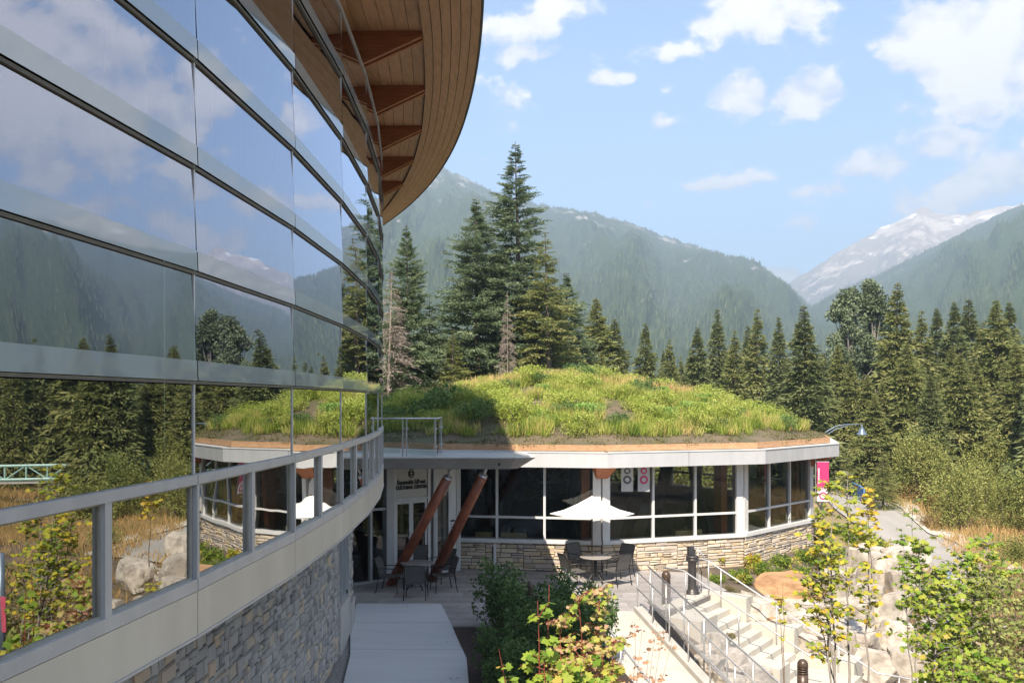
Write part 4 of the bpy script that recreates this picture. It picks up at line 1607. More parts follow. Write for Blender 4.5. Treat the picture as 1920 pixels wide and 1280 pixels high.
jb = MB()
for yy in (14.5, 16.6, 18.9, 21.2):
    xl_ = np.interp(yy, [p[1] for p in path_l], [p[0] for p in path_l])
    xr_ = np.interp(yy, [p[1] for p in reversed(path_r)], [p[0] for p in reversed(path_r)])
    jb.box(((xl_ + xr_) / 2, yy, .0135), (xr_ - xl_ - .02, .009, .002))
struct(jb.build('path_joints', M['concrete_g']))
rgl = np.random.default_rng(4)
lpos = [(rgl.uniform(-1.5, 3.2), rgl.uniform(13.5, 22.3)) for _ in range(110)] + [(rgl.uniform(-3.5, 5.2), rgl.uniform(21.5, 27)) for _ in range(90)]
LP = np.array([(x, y, (.004 - .085 * max(0, 22.35 - y) if x > 1.45 + .152 * (22.35 - y) and y < 22.3 else .02)) for x, y in lpos if not (x < 1.45 + .152 * max(0, 22.35 - y) and x > -.8 and y < 20.9)])
LD = rgl.normal(size=(len(LP), 3)) * np.array([1, 1, .12])
LD /= np.linalg.norm(LD, axis=1)[:, None]
LS = .075 * rgl.uniform(.5, 1.2, len(LP))
LV = np.empty((len(LP), 4, 3))
LX = np.stack([-LD[:, 1], LD[:, 0], LD[:, 2] * 0], 1)
LV[:, 0] = LP
LV[:, 1] = LP + LD * LS[:, None] * .5 + LX * LS[:, None] * .35
LV[:, 2] = LP + LD * LS[:, None]
LV[:, 3] = LP + LD * LS[:, None] * .5 - LX * LS[:, None] * .35
LV[:, :, 2] = np.maximum(LV[:, :, 2], LP[:, None, 2] + .004)
stuff(link('leaf_litter', np_mesh('leaf_litter', LV.reshape(-1, 3), np.arange(len(LP) * 4).reshape(-1, 4), np.repeat(rgl.random(len(LP)), 4)), M['rust']))

# ramp, slopes toward the viewer
RA, RB = (3.02, 22.35), (4.35, 13.6)
RL0, RL1 = (1.42, 22.35), (2.75, 13.6)


def rampz(y):
    return .004 - .085 * max(0, 22.35 - y)


b = MB().hexa([(RL0[0], RL0[1], -1.6), (RA[0], RA[1], -1.6), (RB[0], RB[1], -2.4), (RL1[0], RL1[1], -2.4),
               (RL0[0], RL0[1], rampz(22.35)), (RA[0], RA[1], rampz(22.35)), (RB[0], RB[1], rampz(13.6)), (RL1[0], RL1[1], rampz(13.6))])
struct(b.build('ramp', M['concrete_lt']))
kb = thing('ramp_kerb', 'pale concrete kerb along the right edge of the ramp under the wire guard', 'kerb', (RA[0], RA[1], 0))
kb2 = MB().seg(RB, RA, -2.6, rampz(13.6) + .12, -.02, .20, -2.2, rampz(22.35) + .12)
kb2.build('kerb', M['concrete'], kb)


def along(a, c, u, o=0.0):
    dx, dy = c[0] - a[0], c[1] - a[1]
    l = math.hypot(dx, dy)
    return (a[0] + dx * u / l + dy / l * -o, a[1] + dy * u / l + dx / l * o)


RLEN = math.hypot(RB[0] - RA[0], RB[1] - RA[1])
grd = thing('wire_guard', 'galvanised guard rail with wire mesh running down the right side of the ramp', 'railing', (RA[0], RA[1], 0))


def gp(u, o, h):
    x, y = along(RA, RB, u, o)
    return (x, y, rampz(y) + .12 + h)


for o in (.06, .34):
    for hh in ((.98, .10) if o == .34 else (.86, .45)):
        MB().tube([gp(0, o, hh), gp(RLEN, o, hh)], .016, 8).build('rail', M['steel'], grd, True)
for q in range(8):
    u = .05 + q * 1.22
    if u < RLEN:
        p = gp(u, .06, 0)
        MB().tube([(p[0], p[1], p[2] - .14), gp(u, .06, .86)], .016, 8).build('post', M['steel'], grd, True)
        p = gp(u + .15, .34, 0)
        MB().tube([(p[0], p[1], p[2] - .5), gp(u + .15, .34, .98)], .016, 8).build('post', M['steel'], grd, True)
wm = MB()
for q in range(30):
    hh = .13 + q * .0283
    wm.tube([gp(0.1, .34, hh), gp(RLEN - .1, .34, hh)], .0058, 4, False)
stuff(wm.build('wire_mesh', M['steel'], grd))
lh = thing('ramp_handrail', 'plain steel handrail on the left edge of the ramp, partly behind the maple', 'railing', (RL0[0], RL0[1], 0))


def lp(u, h):
    x, y = along(RL0, RL1, u, -.06)
    return (x, y, rampz(y) + h)


MB().tube([(1.15, 23.2, .92), (1.36, 22.9, .92)] + [lp(.1, .90), lp(RLEN, .90)], .022, 8).build('rail', M['steel'], lh, True)
for q in range(6):
    u = .1 + 1.6 * q
    MB().tube([lp(u, -.02), lp(u, .90)], .02, 8).build('post', M['steel'], lh, True)

# ------------------------------------------------------------------ stairs
st = thing('stairs', 'cream concrete stairs going down toward the lower right between boulders', 'stairs', (SO[0], SO[1], 0))


def sp(u, v, z):
    """u metres down the run, v metres to the left across the steps"""
    return (SO[0] + SG[0] * u + SL[0] * v, SO[1] + SG[1] * u + SL[1] * v, z)


def sblock(u0, u1, v0, v1, z0, z1):
    P = [sp(u0, v0, 0), sp(u0, v1, 0), sp(u1, v1, 0), sp(u1, v0, 0)]
    b = MB()
    vs = [(p[0], p[1], z0) for p in P] + [(p[0], p[1], z1) for p in P]
    c = .012
    return b.add(vs, [(0, 3, 2, 1), (4, 5, 6, 7), (0, 1, 5, 4), (1, 2, 6, 5), (2, 3, 7, 6), (3, 0, 4, 7)])


NSTEP = 9
for k in range(NSTEP):
    sblock(.29 * k + .004, .29 * (k + 1), 0, 1.72, -3.2, -.15 * (k + 1)).build('step', M['concrete_lt'], st)
sblock(-.45, .0, -.02, 1.9, -1.4, .014).build('landing', M['concrete_lt'], st)
u2 = .29 * NSTEP
sblock(u2 + .004, u2 + 1.3, 0, 1.9, -3.2, -.15 * NSTEP - .15).build('landing', M['concrete_lt'], st)
for k in range(4):
    sblock(u2 + 1.304 + .29 * k, u2 + 1.3 + .29 * (k + 1), 0, 1.72, -3.4, -.15 * NSTEP - .15 * (k + 2)).build('step', M['concrete_lt'], st)
for i, (u0, u1, v0, v1, zt, lab) in enumerate((
        (-.35, 1.02, -.50, -.012, .02, 'topmost cream concrete cheek block right of the stairs'),
        (1.05, 2.28, -.72, -.012, -.62, 'middle cream concrete cheek block right of the stairs'),
        (2.31, 3.75, -.80, -.012, -1.24, 'lowest cream concrete cheek block right of the stairs'),
        (.10, .95, 1.74, 2.75, -.06, 'low concrete planter block left of the upper steps'),
        (1.70, 2.75, 1.74, 2.45, -.95, 'concrete block left of the lower steps beside heather'))):
    cw_ = tag(sblock(u0, u1, v0, v1, -3.2, zt).build('cheek_wall', M['concrete_lt']), lab, 'wall')

hr = thing('stair_handrail', 'sloping steel handrail on the left side of the stairs', 'railing', sp(0, 1.62, 0))
SLP = -.15 / .29


def hrl(u, v, h):
    return sp(u, v, SLP * u + h)


MB().tube([sp(-.55, 1.62, .90), sp(-.25, 1.62, .90), hrl(0, 1.62, .88), hrl(3.15, 1.62, .88), sp(3.5, 1.62, SLP * 3.15 + .86)], .021, 8).build('rail', M['steel'], hr, True)
for u in (.05, 1.45, 3.0):
    MB().tube([hrl(u, 1.62, -.12), hrl(u, 1.62, .87)], .019, 8).build('post', M['steel'], hr, True)
hr2 = thing('stair_handrail', 'long steel handrail on the right side of the stairs starting at the black pedestal', 'railing', sp(0, .08, 0))
MB().tube([sp(-.50, .06, .93), sp(-.12, .06, .93), hrl(0, .06, .90), hrl(4.3, .06, .88), sp(4.8, .06, SLP * 4.3 + .88), sp(5.6, .06, SLP * 4.3 + .84), sp(6.8, .06, SLP * 5.4 + .7)], .021, 8).build('rail', M['steel'], hr2, True)
MB().tube([sp(-.48, .06, 0), sp(-.48, .06, 1.30), sp(-.30, .06, 1.18), sp(-.06, .06, .93)], .018, 8).build('end_loop', M['steel'], hr2, True)
MB().tube([sp(-.30, .06, 0), sp(-.30, .06, 1.16)], .017, 8).build('post', M['steel'], hr2, True)
for u in (.0, .35, 1.85, 3.4, 4.8):
    MB().tube([hrl(u, .06, -.12) if u < 4.3 else sp(u, .06, -2.2), hrl(min(u, 4.3), .06, .88) if u < 4.3 else sp(u, .06, SLP * 4.3 + .86)], .018, 8).build('post', M['steel'], hr2, True)


# ------------------------------------------------------------------ street furniture
def bollard_at(x, y, z, label, h=.84):
    t = thing('bollard_light', label, 'bollard', (x, y, z), 'brown bollard lights')
    r = .115
    MB().lathe((x, y, z), [(r, 0), (r, h * .62)], 24).build('shaft', M['bronze'], t, True)
    lv = MB()
    for q in range(3):
        zz = h * (.62 + .06 * q)
        lv.lathe((x, y, z), [(r * .80, zz + .002), (r * .80, zz + .02), (r * 1.0, zz + .022), (r * .98, zz + .045)], 24)
    lv.build('louvre', M['bronze'], t, True)
    MB().lathe((x, y, z), [(r, h * .80), (r, h * .84), (r * .93, h * .91), (r * .7, h * .965), (r * .35, h * .995), (.004, h)], 24).build('cap', M['bronze'], t, True)
    return t


x, y, z = on_plane(1249, 1131)
bollard_at(x, y, 0, 'brown dome topped bollard on the sunlit patio at the head of the stairs')
x, y, z = on_plane(994, 1152)
bollard_at(x, y, -.02, 'bollard in the shade behind the red stemmed maple')
p = sp(3.05, 2.1, -1.75)
bollard_at(*at_dist(1505, 1309, 19.2)[:2], at_dist(1505, 1309, 19.2)[2], 'bollard cut by the bottom edge at the foot of the stairs')

x, y, z = on_plane(1298, 1113)
pd = thing('black_pedestal', 'black cast iron pedestal with flared foot and metal fixture on top beside the stairs', 'pedestal', (x, y, 0))
MB().lathe((x, y, 0), [(.20, 0), (.20, .03), (.165, .07), (.125, .13), (.115, .16), (.108, .80), (.12, .86), (.165, .90), (.175, .93), (.165, .955), (.14, .965), (.165, .975), (.172, 1.0), (.16, 1.03), (.10, 1.045)], 28).build('column', M['iron'], pd, True)
hb_ = MB().box((x - .05, y, 1.17), (.14, .12, .22), .3)
hb_.tube([(x + .07, y, 1.05), (x + .07, y, 1.20), (x + .12, y, 1.22)], .03, 8)
hb_.tube([(x + .02, y - .02, 1.04), (x + .04, y - .03, 1.30)], .012, 6)
hb_.tube([(x - .10, y, 1.20), (x - .22, y, 1.32), (x - .30, y, 1.34)], .008, 6)
hb_.build('fixture', M['steel_dk'], pd)
MB().tube([(x + .17, y, .02), (x + .24, y, .1), (x + .25, y, .60), (x + .20, y, .72), (x + .13, y, .70)], .015, 8).build('side_hose', M['iron'], pd, True)

x, y, z = on_plane(926, 1088)
cp = thing('card_reader_post', 'slim grey metal post with black reader standing before the stone wall', 'post', (x, y, 0))
MB().box((x + .03, y, .53), (.07, .09, 1.06)).build('post', M['alu_g'], cp)
MB().box((x - .035, y + .0, .50), (.05, .07, .98)).build('cover', M['steel_dk'], cp)
MB().box((x - .035, y - .04, .86), (.045, .012, .14)).build('reader', M['black'], cp)


def chair_proto():
    t = thing('patio_chair', '', 'chair')
    t.location = (0, 0, 0)
    w, d = .27, .25
    fr = MB()
    s = MB()
    s.add([(-w, -d, .44), (w, -d, .44), (w, 0, .425), (-w, 0, .425), (w, d, .43), (-w, d, .43),
           (-w, -d, .425), (w, -d, .425), (w, 0, .41), (-w, 0, .41), (w, d, .415), (-w, d, .415)],
          [(0, 1, 2, 3), (3, 2, 4, 5), (7, 6, 9, 8), (8, 9, 11, 10), (0, 6, 7, 1), (5, 4, 10, 11), (1, 7, 8, 2), (2, 8, 10, 4), (0, 3, 9, 6), (3, 5, 11, 9)])
    s.build('seat', M['sling'], t)
    b = MB()
    b.add([(-w + .01, d - .02, .46), (w - .01, d - .02, .46), (w - .01, d + .04, .68), (-w + .01, d + .04, .68), (w - .015, d + .12, .90), (-w + .015, d + .12, .90), (0, d + .125, .915),
           (-w + .01, d - .008, .46), (w - .01, d - .008, .46), (w - .01, d + .052, .68), (-w + .01, d + .052, .68), (w - .015, d + .132, .90), (-w + .015, d + .132, .90), (0, d + .137, .915)],
          [(0, 1, 2, 3), (3, 2, 4, 6, 5), (8, 7, 10, 9), (9, 10, 12, 13, 11), (0, 7, 8, 1), (1, 8, 9, 2), (2, 9, 11, 4), (4, 11, 13, 6), (6, 13, 12, 5), (5, 12, 10, 3), (3, 10, 7, 0)])
    b.build('backrest', M['sling'], t)
    bf = MB()
    bf.tube([(-w, d, .43), (-w, d + .045, .68), (-w, d + .13, .91), (0, d + .135, .925), (w, d + .13, .91), (w, d + .045, .68), (w, d, .43)], .014, 6)
    bf.build('back_frame', M['furn'], t, True)
    for sx in (-1, 1):
        MB().tube([(sx * w, d, .44), (sx * (w + .02), d + .09, 0)], .014, 6).build('leg', M['furn'], t)
        MB().tube([(sx * w, -d, .44), (sx * (w + .02), -d - .02, 0)], .014, 6).build('leg', M['furn'], t)
        MB().tube([(sx * w, -d, .44), (sx * (w + .01), -d + .02, .64), (sx * (w + .01), -d + .10, .665), (sx * w, d + .05, .66)], .013, 6).build('armrest', M['furn'], t, True)
    return t


def table_at(x, y, label, hole=False):
    t = thing('patio_table', label, 'table', (x, y, 0))
    MB().lathe((x, y, 0), [(.44, .700), (.455, .708), (.455, .722), (.445, .728)], 36).build('tabletop', M['ttop'], t)
    MB().tube([(x, y, .15), (x, y, .70)], .04, 12).build('stem', M['furn'], t, True)
    for q in range(4):
        a = q * math.pi / 2 + .6
        c, s = math.cos(a), math.sin(a)
        MB().tube([(x + c * .03, y + s * .03, .30), (x + c * .15, y + s * .15, .20), (x + c * .27, y + s * .27, .06), (x + c * .33, y + s * .33, .0)], .02, 6).build('foot', M['furn'], t, True)
    return t


CH0 = chair_proto()
used = [False]


def put_chair(px, py, face, label, group):
    x, y, z = on_plane(px, py)
    if not used[0]:
        used[0] = True
        CH0.location = (x, y, .0)
        CH0.rotation_euler = (0, 0, R(face))
        tag(CH0, label, 'chair', group)
        return CH0
    return dup(CH0, (x, y, 0), R(face), 1.0, label, group)


# rotation 0 has the chair facing the viewer (-Y), back away; positive turns counterclockwise from above
TL = on_plane(782, 1103)
table_at(TL[0], TL[1], 'round patio table in the shade in front of the glass doors')
gA, gB = 'sling chairs round the shaded table', 'sling chairs round the umbrella table'
put_chair(733, 1108, 80, 'sling chair left of the shaded table, seen from its side', gA)
put_chair(783, 1084, 0, 'sling chair behind the shaded table, facing the camera', gA)
put_chair(780, 1121, 180, 'sling chair in front of the shaded table, its back to the camera', gA)
put_chair(830, 1107, -70, 'sling chair right of the shaded table, turned toward it', gA)
put_chair(826, 1090, -40, 'sling chair half hidden behind the right chair of the shaded table', gA)
TR = on_plane(1117, 1090)
table_at(TR[0], TR[1], 'round patio table under the white umbrella against the stone wall')
put_chair(1076, 1098, 115, 'sling chair at the front left of the umbrella table', gB)
put_chair(1090, 1078, 40, 'sling chair at the back left of the umbrella table', gB)
put_chair(1155, 1096, -140, 'sling chair at the front right of the umbrella table, back to the camera', gB)
put_chair(1162, 1080, -50, 'sling chair at the back right of the umbrella table near the wall', gB)
# umbrella
ux, uy = on_plane(1110, 1090)[:2]
um = thing('patio_umbrella', 'white market umbrella on a dark pole over the sunlit table', 'umbrella', (ux, uy, 0))
MB().tube([(ux, uy, 0), (ux, uy, 2.36)], .021, 10).build('pole', M['bronze'], um, True)
cv = MB()
rim, apex = [], (ux, uy, 2.46)
NQ = 6
vs = [apex]
RUR = 1.22
for ringf, zz in ((.33, 2.24), (.66, 2.06), (1.0, 1.955)):
    for q in range(NQ * 4):
        a = 2 * math.pi * q / (NQ * 4) + .0
        cc = math.cos(math.pi / NQ) / math.cos(((a % (2 * math.pi / NQ)) - math.pi / NQ))
        sag = .05 * ringf * (1 - (cc - math.cos(math.pi / NQ)) / (1 - math.cos(math.pi / NQ)))
        vs.append((ux + RUR * ringf * cc * math.cos(a), uy + RUR * ringf * cc * math.sin(a), zz - .0 * sag))
nq = NQ * 4
fs = [(0, 1 + q, 1 + (q + 1) % nq) for q in range(nq)]
for r_ in range(2):
    for q in range(nq):
        fs.append((1 + r_ * nq + q, 1 + (r_ + 1) * nq + q, 1 + (r_ + 1) * nq + (q + 1) % nq, 1 + r_ * nq + (q + 1) % nq))
cv.add(vs, fs)
# thickness: a second skin just below
b0 = [(p[0], p[1], p[2] - .012) for p in vs]
cv.add(b0, [tuple(reversed(f)) for f in fs])
cv.build('canopy', M['canvas'], um)
for q in range(NQ):
    a = 2 * math.pi * q / NQ
    MB().tube([(ux, uy, 2.40), (ux + RUR * .5 * math.cos(a), uy + RUR * .5 * math.sin(a), 2.10), (ux + RUR * .98 * math.cos(a), uy + RUR * .98 * math.sin(a), 1.94)], .008, 5).build('rib', M['bronze'], um)
MB().lathe((ux, uy, 2.45), [(.012, 0), (.02, .02), (.004, .06)], 10).build('finial', M['bronze'], um)

# ------------------------------------------------------------------ entrance under the canopy
E0, E1 = (-4.9, 25.15), (-1.62, 27.75)
el = math.hypot(E1[0] - E0[0], E1[1] - E0[1])
et = ((E1[0] - E0[0]) / el, (E1[1] - E0[1]) / el)
en = (et[1], -et[0])


def EP(px):
    """point of the entrance wall line seen at this photo column"""
    t = (px - 960) / FPX
    # solve E0 + s*et : x = t*y
    s = (t * E0[1] - E0[0]) / (et[0] - t * et[1])
    return (E0[0] + et[0] * s, E0[1] + et[1] * s)


ent = thing('entrance_wall', 'white framed glass entrance with double doors under the concrete canopy', 'entrance', (E0[0], E0[1], 0))


def epost(a, c, z0, z1, m, nm, o0=-.10, o1=.04):
    return MB().seg(EP(a), EP(c), z0, z1, o0, o1).build(nm, M[m], ent)


def epane(a, c, z0, z1, parent=None):
    A, B = EP(a), EP(c)
    A = (A[0] - en[0] * .03, A[1] - en[1] * .03)
    B = (B[0] - en[0] * .03, B[1] - en[1] * .03)
    return MB().add([(A[0], A[1], z0), (B[0], B[1], z0), (B[0], B[1], z1), (A[0], A[1], z1)], [(0, 1, 2, 3)]).build('glass_pane', M['pane_pav'], parent or ent)


HT = 3.36
epost(640, 693, .0, .06, 'alu_g', 'sill')
epane(640, 693, .06, HT)
epost(693.2, 697, 0, HT, 'alu_g', 'frame_post')
epane(697, 722, .06, HT)
epost(697.2, 721.8, .0, .06, 'alu_g', 'sill')
epost(697.2, 721.8, 2.05, 2.11, 'alu_g', 'transom')
epost(722, 736, 0, HT, 'alu_g', 'frame_post', -.15, .10)
epost(736.2, 741, 0, HT, 'alu_w', 'frame_post')
epost(741.2, 801, 2.28, 2.34, 'alu_w', 'door_head')
epost(801.2, 806, 0, HT, 'alu_w', 'frame_post')
sgn = epost(741.2, 801, 2.345, HT, 'cream', 'sign_panel', -.06, .0)
for a, c in ((741.5, 771), (771.3, 800.8)):
    d = MB()
    d.seg(EP(a), EP(a + 3.6), .02, 2.27, -.06, .0)
    d.seg(EP(c - 3.6), EP(c), .02, 2.27, -.06, .0)
    d.seg(EP(a + 3.7), EP(c - 3.7), 2.17, 2.27, -.06, .0)
    d.seg(EP(a + 3.7), EP(c - 3.7), .02, .22, -.06, .0)
    dd = d.build('door', M['alu_w'], ent)
    epane(a + 3.6, c - 3.6, .22, 2.17, dd)
    hp = EP(c - 5.5 if a < 750 else a + 5.5)
    MB().tube([(hp[0] + en[0] * .06, hp[1] + en[1] * .06, .75), (hp[0] + en[0] * .06, hp[1] + en[1] * .06, 1.35)], .014, 8).build('handle', M['steel'], dd, True)
epost(806.2, 810, 0, HT, 'dark_rail', 'gasket', -.08, .01)
epost(810.2, 816, 0, HT, 'alu_g', 'frame_post', -.1, .08)
epost(816.2, 819, 0, HT, 'alu_w', 'frame_post')
epost(819.2, 840, 2.42, HT, 'cream', 'infill_panel', -.06, .0)
epane(819.2, 840, .06, 2.42)
epost(819.2, 840, .0, .06, 'alu_g', 'sill')
epost(840.2, 854, 0, HT, 'alu_w', 'frame_panel', -.1, .03)
epost(854.2, 862, 0, HT, 'alu_g', 'frame_post', -.1, .05)
rp = EP(846)
MB().seg(EP(843.5), EP(851.5), 1.52, 1.57, .032, .05).build('reader_strip', M['black'], ent)
MB().seg(EP(844.5), EP(849.5), 1.28, 1.46, .032, .045).build('notice', M['alu_g'], ent)
MB().prism([(-6.5, 25.3), (-4.9, 25.2), (-1.6, 27.6), (-1.6, 31), (-6.5, 31)], 3.38, 3.42).build('lobby_ceiling', M['dark_in'], ent)
MB().prism([(-6.5, 25.6), (-4.9, 25.5), (-1.9, 27.7), (-2.2, 31), (-6.5, 31)], -.02, .01).build('lobby_floor', M['floor_in'], ent)
MB().box((-4.2, 31.1, 1.7), (5, .2, 3.4)).build('lobby_back_wall', M['dark_in'], ent)
MB().box((-6.6, 28, 1.7), (.2, 6, 3.4)).build('lobby_side_wall', M['dark_in'], ent)


def text_part(body, px, z, size, parent, m, bold=.0, sx=1.0):
    cu = bpy.data.curves.new('lettering', 'FONT')
    cu.body = body
    cu.size = size
    cu.align_x = 'CENTER'
    cu.extrude = .01
    cu.offset = bold
    to = bpy.data.objects.new('tmp', cu)
    col.objects.link(to)
    dg = bpy.context.evaluated_depsgraph_get()
    me = bpy.data.meshes.new_from_object(to.evaluated_get(dg))
    bpy.data.objects.remove(to)
    c = EP(px)
    a = math.atan2(et[1], et[0])
    n_ = len(me.vertices)
    co = np.zeros(n_ * 3, np.float32)
    me.vertices.foreach_get('co', co)
    co = co.reshape(-1, 3)
    base = base_of(parent)
    W = np.stack([c[0] + en[0] * .02 + co[:, 0] * sx * math.cos(a) + co[:, 2] * en[0] - base.x,
                  c[1] + en[1] * .02 + co[:, 0] * sx * math.sin(a) + co[:, 2] * en[1] - base.y, z + co[:, 1] - base.z], 1)
    me.vertices.foreach_set('co', W.astype(np.float32).ravel())
    me.materials.clear()
    o = link('lettering', me, m, parent)
    return o


text_part("Squamish Lil'wat", 771, 2.745, .165, sgn, M['black'], .006, .88)
text_part('CULTURAL CENTRE', 771, 2.60, .142, sgn, M['black'], .007, .84)
# emblem: dark disc with pale strokes
c = EP(771)
em = MB()
a_ = math.atan2(et[1], et[0])


def epl(u, z, o):
    return (c[0] + et[0] * u + en[0] * o, c[1] + et[1] * u + en[1] * o, z)


ZC = 3.05
disc = MB()
vs = [epl(.105 * math.cos(q * math.pi / 14), ZC + .135 * math.sin(q * math.pi / 14), .010) for q in range(28)] + [epl(.105 * math.cos(q * math.pi / 14), ZC + .135 * math.sin(q * math.pi / 14), .0) for q in range(28)]
disc.add(vs, [tuple(range(28))] + [(q, (q + 1) % 28, 28 + (q + 1) % 28, 28 + q) for q in range(28)])
disc.build('emblem_disc', M['black'], sgn)
em.add([epl(-.055, ZC, .013), epl(0, ZC - .022, .013), epl(.055, ZC, .013), epl(0, ZC + .022, .013)], [(0, 1, 2, 3)])
em.add([epl(-.05, ZC + .05, .013), epl(0, ZC + .085, .013), epl(.05, ZC + .05, .013), epl(.05, ZC + .07, .013), epl(0, ZC + .108, .013), epl(-.05, ZC + .07, .013)], [(0, 1, 4, 5), (1, 2, 3, 4)])
em.add([epl(-.05, ZC - .05, .013), epl(0, ZC - .108, .013), epl(.05, ZC - .05, .013), epl(0, ZC - .075, .013)], [(0, 1, 3), (1, 2, 3)])
em.build('emblem_strokes', M['cream'], sgn)

# canopy slab with tapered tip
cn = thing('concrete_canopy', 'grey concrete canopy slab with a pointed right end above the entrance', 'canopy', (-1.5, 24.5, 3.4))
T = [(-5.2, 23.45), (.10, 23.45), (.62, 23.75), (.30, 25.65), (-5.2, 25.65)]
Bm = [(-5.2, 23.75), (-.05, 23.75), (.16, 23.95), (-.02, 25.65), (-5.2, 25.65)]
b = MB()
b.add([(p[0], p[1], 3.40) for p in Bm] + [(p[0], p[1], 3.70) for p in T], [(4, 3, 2, 1, 0), (5, 6, 7, 8, 9)] + [(i, (i + 1) % 5, 5 + (i + 1) % 5, 5 + i) for i in range(5)])
b.build('slab', M['concrete_g'], cn)
b = MB()
b.seg((-5.2, 23.45), (.10, 23.45), 3.703, 3.745, -.12, .01)
b.seg((.10, 23.45), (.62, 23.75), 3.703, 3.745, -.12, .01)
b.seg((.62, 23.75), (.30, 25.65), 3.704, 3.744, -.12, .01)
b.build('flashing', M['alu_w'], cn)
MB().prism([(-5.1, 23.6), (.05, 23.6), (.45, 23.82), (.2, 25.6), (-5.1, 25.6)], 3.702, 3.712).build('membrane', M['alu_g'], cn)
MB().box((-.33, 23.60, 3.56), (.05, .04, .13), .0).build('scupper', M['black'], cn)
MB().prism([(-5.2, 25.6), (.3, 25.66), (-.2, 27.8), (-5.2, 29)], 3.42, 3.70).build('roof_link', M['concrete_g'], cn)
for i, (bp_, tp, lab) in enumerate((((-3.42, 25.55, 0), (-1.72, 24.15, 3.12), 'left slanted varnished log post holding up the canopy, foot behind the shaded table'),
                                    ((-2.32, 26.1, 0), (-.78, 24.15, 3.18), 'right slanted varnished log post reaching the canopy near its tip'))):
    lg = thing('log_post', lab, 'post', bp_, 'slanted log posts under the canopy')
    A, B = Vector(bp_), Vector(tp)
    MB().tube([A, A.lerp(B, .5), B], [.145, .14, .13], 18).build('log', M['log'], lg, True)
    d = (B - A).normalized()
    MB().tube([B, B + d * .05], .12, 12).build('cap_plate', M['steel'], lg, True)
    MB().tube([B + d * .05, Vector((B.x + d.x * .25, B.y + d.y * .2, 3.40))], .045, 8).build('bracket', M['steel'], lg, True)
# glass balustrade on the canopy
bal = thing('glass_balustrade', 'clear glass balustrade with steel posts on top of the canopy', 'railing', (-3.2, 24.0, 3.74))
bA, bB, bC = (-4.6, 23.9), (-1.98, 23.9), (-1.98, 25.3)
zt = 4.72
MB().tube([(bA[0], bA[1], zt), (bB[0] + .05, bB[1], zt)], .022, 8).build('top_rail', M['steel'], bal, True)
MB().tube([(-1.98, 24.0, zt), (-1.98, 25.4, zt)], .022, 8).build('top_rail', M['steel'], bal, True)
for x, y in ((-2.02, 23.9), (-2.78, 23.9), (-2.90, 24.05), (-4.1, 23.9), (-1.98, 25.35)):
    MB().box((x, y, (3.715 + zt) / 2), (.035, .05, zt - 3.715)).build('post', M['steel'], bal)
    for zz in (3.98, 4.45):
        MB().box((x + .03, y, zz), (.05, .06, .05)).build('clamp', M['steel'], bal)
MB().box((-2.40, 23.9, 4.20), (.68, .012, .86)).build('glass_panel', M['pane_clear'], bal)
MB().box((-3.50, 23.9, 4.20), (1.12, .012, .86)).build('glass_panel', M['pane_clear'], bal)
MB().box((-1.98, 24.6, 4.20), (.012, 1.2, .86)).build('glass_panel', M['pane_clear'], bal)

# banner at the pavilion's right corner
x, y, z = at_dist(1543, 866, 31.0)
bn = thing('pink_banner', 'magenta banner with white toothed emblem hanging at the right corner of the pavilion', 'banner', (x, y, z - 1.2))
W2, TOP, BOT = .20, z, z - 1.35
MB().box((x, y, (TOP + BOT) / 2 + .0), (W2 * 2, .02, TOP - BOT)).build('cloth', M['pink'], bn)
MB().tube([(x - .25, y, TOP + .01), (x + .22, y, TOP + .01)], .012, 6).build('rod', M['steel'], bn)
MB().tube([(x - .25, y, BOT - .1), (x - .25, y, TOP + .1)], .018, 6).build('pole', M['steel'], bn)
w = MB()
pts = [(x - W2, y - .013, BOT + .01), (x + W2, y - .013, BOT + .01), (x + W2, y - .013, BOT + .44), (x - W2, y - .013, BOT + .36)]
w.add(pts, [(0, 1, 2, 3)])
for q in range(7):
    f = (q + .5) / 7
    xx = x - W2 + 2 * W2 * f
    zb = BOT + .36 + .08 * f
    w.add([(xx - .018, y - .0132, zb - .01), (xx + .018, y - .0132, zb - .01), (xx + .01 + .01, y - .0132, zb + .10), (xx - .01 + .01, y - .0132, zb + .10)], [(0, 1, 2, 3)])
w.build('emblem_field', M['white'], bn)
rg2 = MB()
vs = []
for rad in (.135, .085):
    for k in range(24):
        aa = 2 * math.pi * k / 24
        vs.append((x + rad * math.cos(aa), y - .016, BOT + .20 + rad * math.sin(aa)))
rg2.add(vs, [(k, (k + 1) % 24, 24 + (k + 1) % 24, 24 + k) for k in range(24)])
rg2.add([(x - .04, y - .016, BOT + .19), (x + .04, y - .016, BOT + .19), (x + .03, y - .016, BOT + .24), (x, y - .016, BOT + .26), (x - .03, y - .016, BOT + .24)], [(0, 1, 2, 3, 4)])
rg2.build('emblem', M['pink'], bn)
l2 = MB()
for q in range(9):
    l2.add([(x - W2 + .03, y - .013, TOP - .25 - .06 * q), (x - W2 + .08, y - .013, TOP - .25 - .06 * q), (x - W2 + .08, y - .013, TOP - .21 - .06 * q), (x - W2 + .03, y - .013, TOP - .21 - .06 * q)], [(0, 1, 2, 3)])
l2.build('lettering', M['white'], bn)

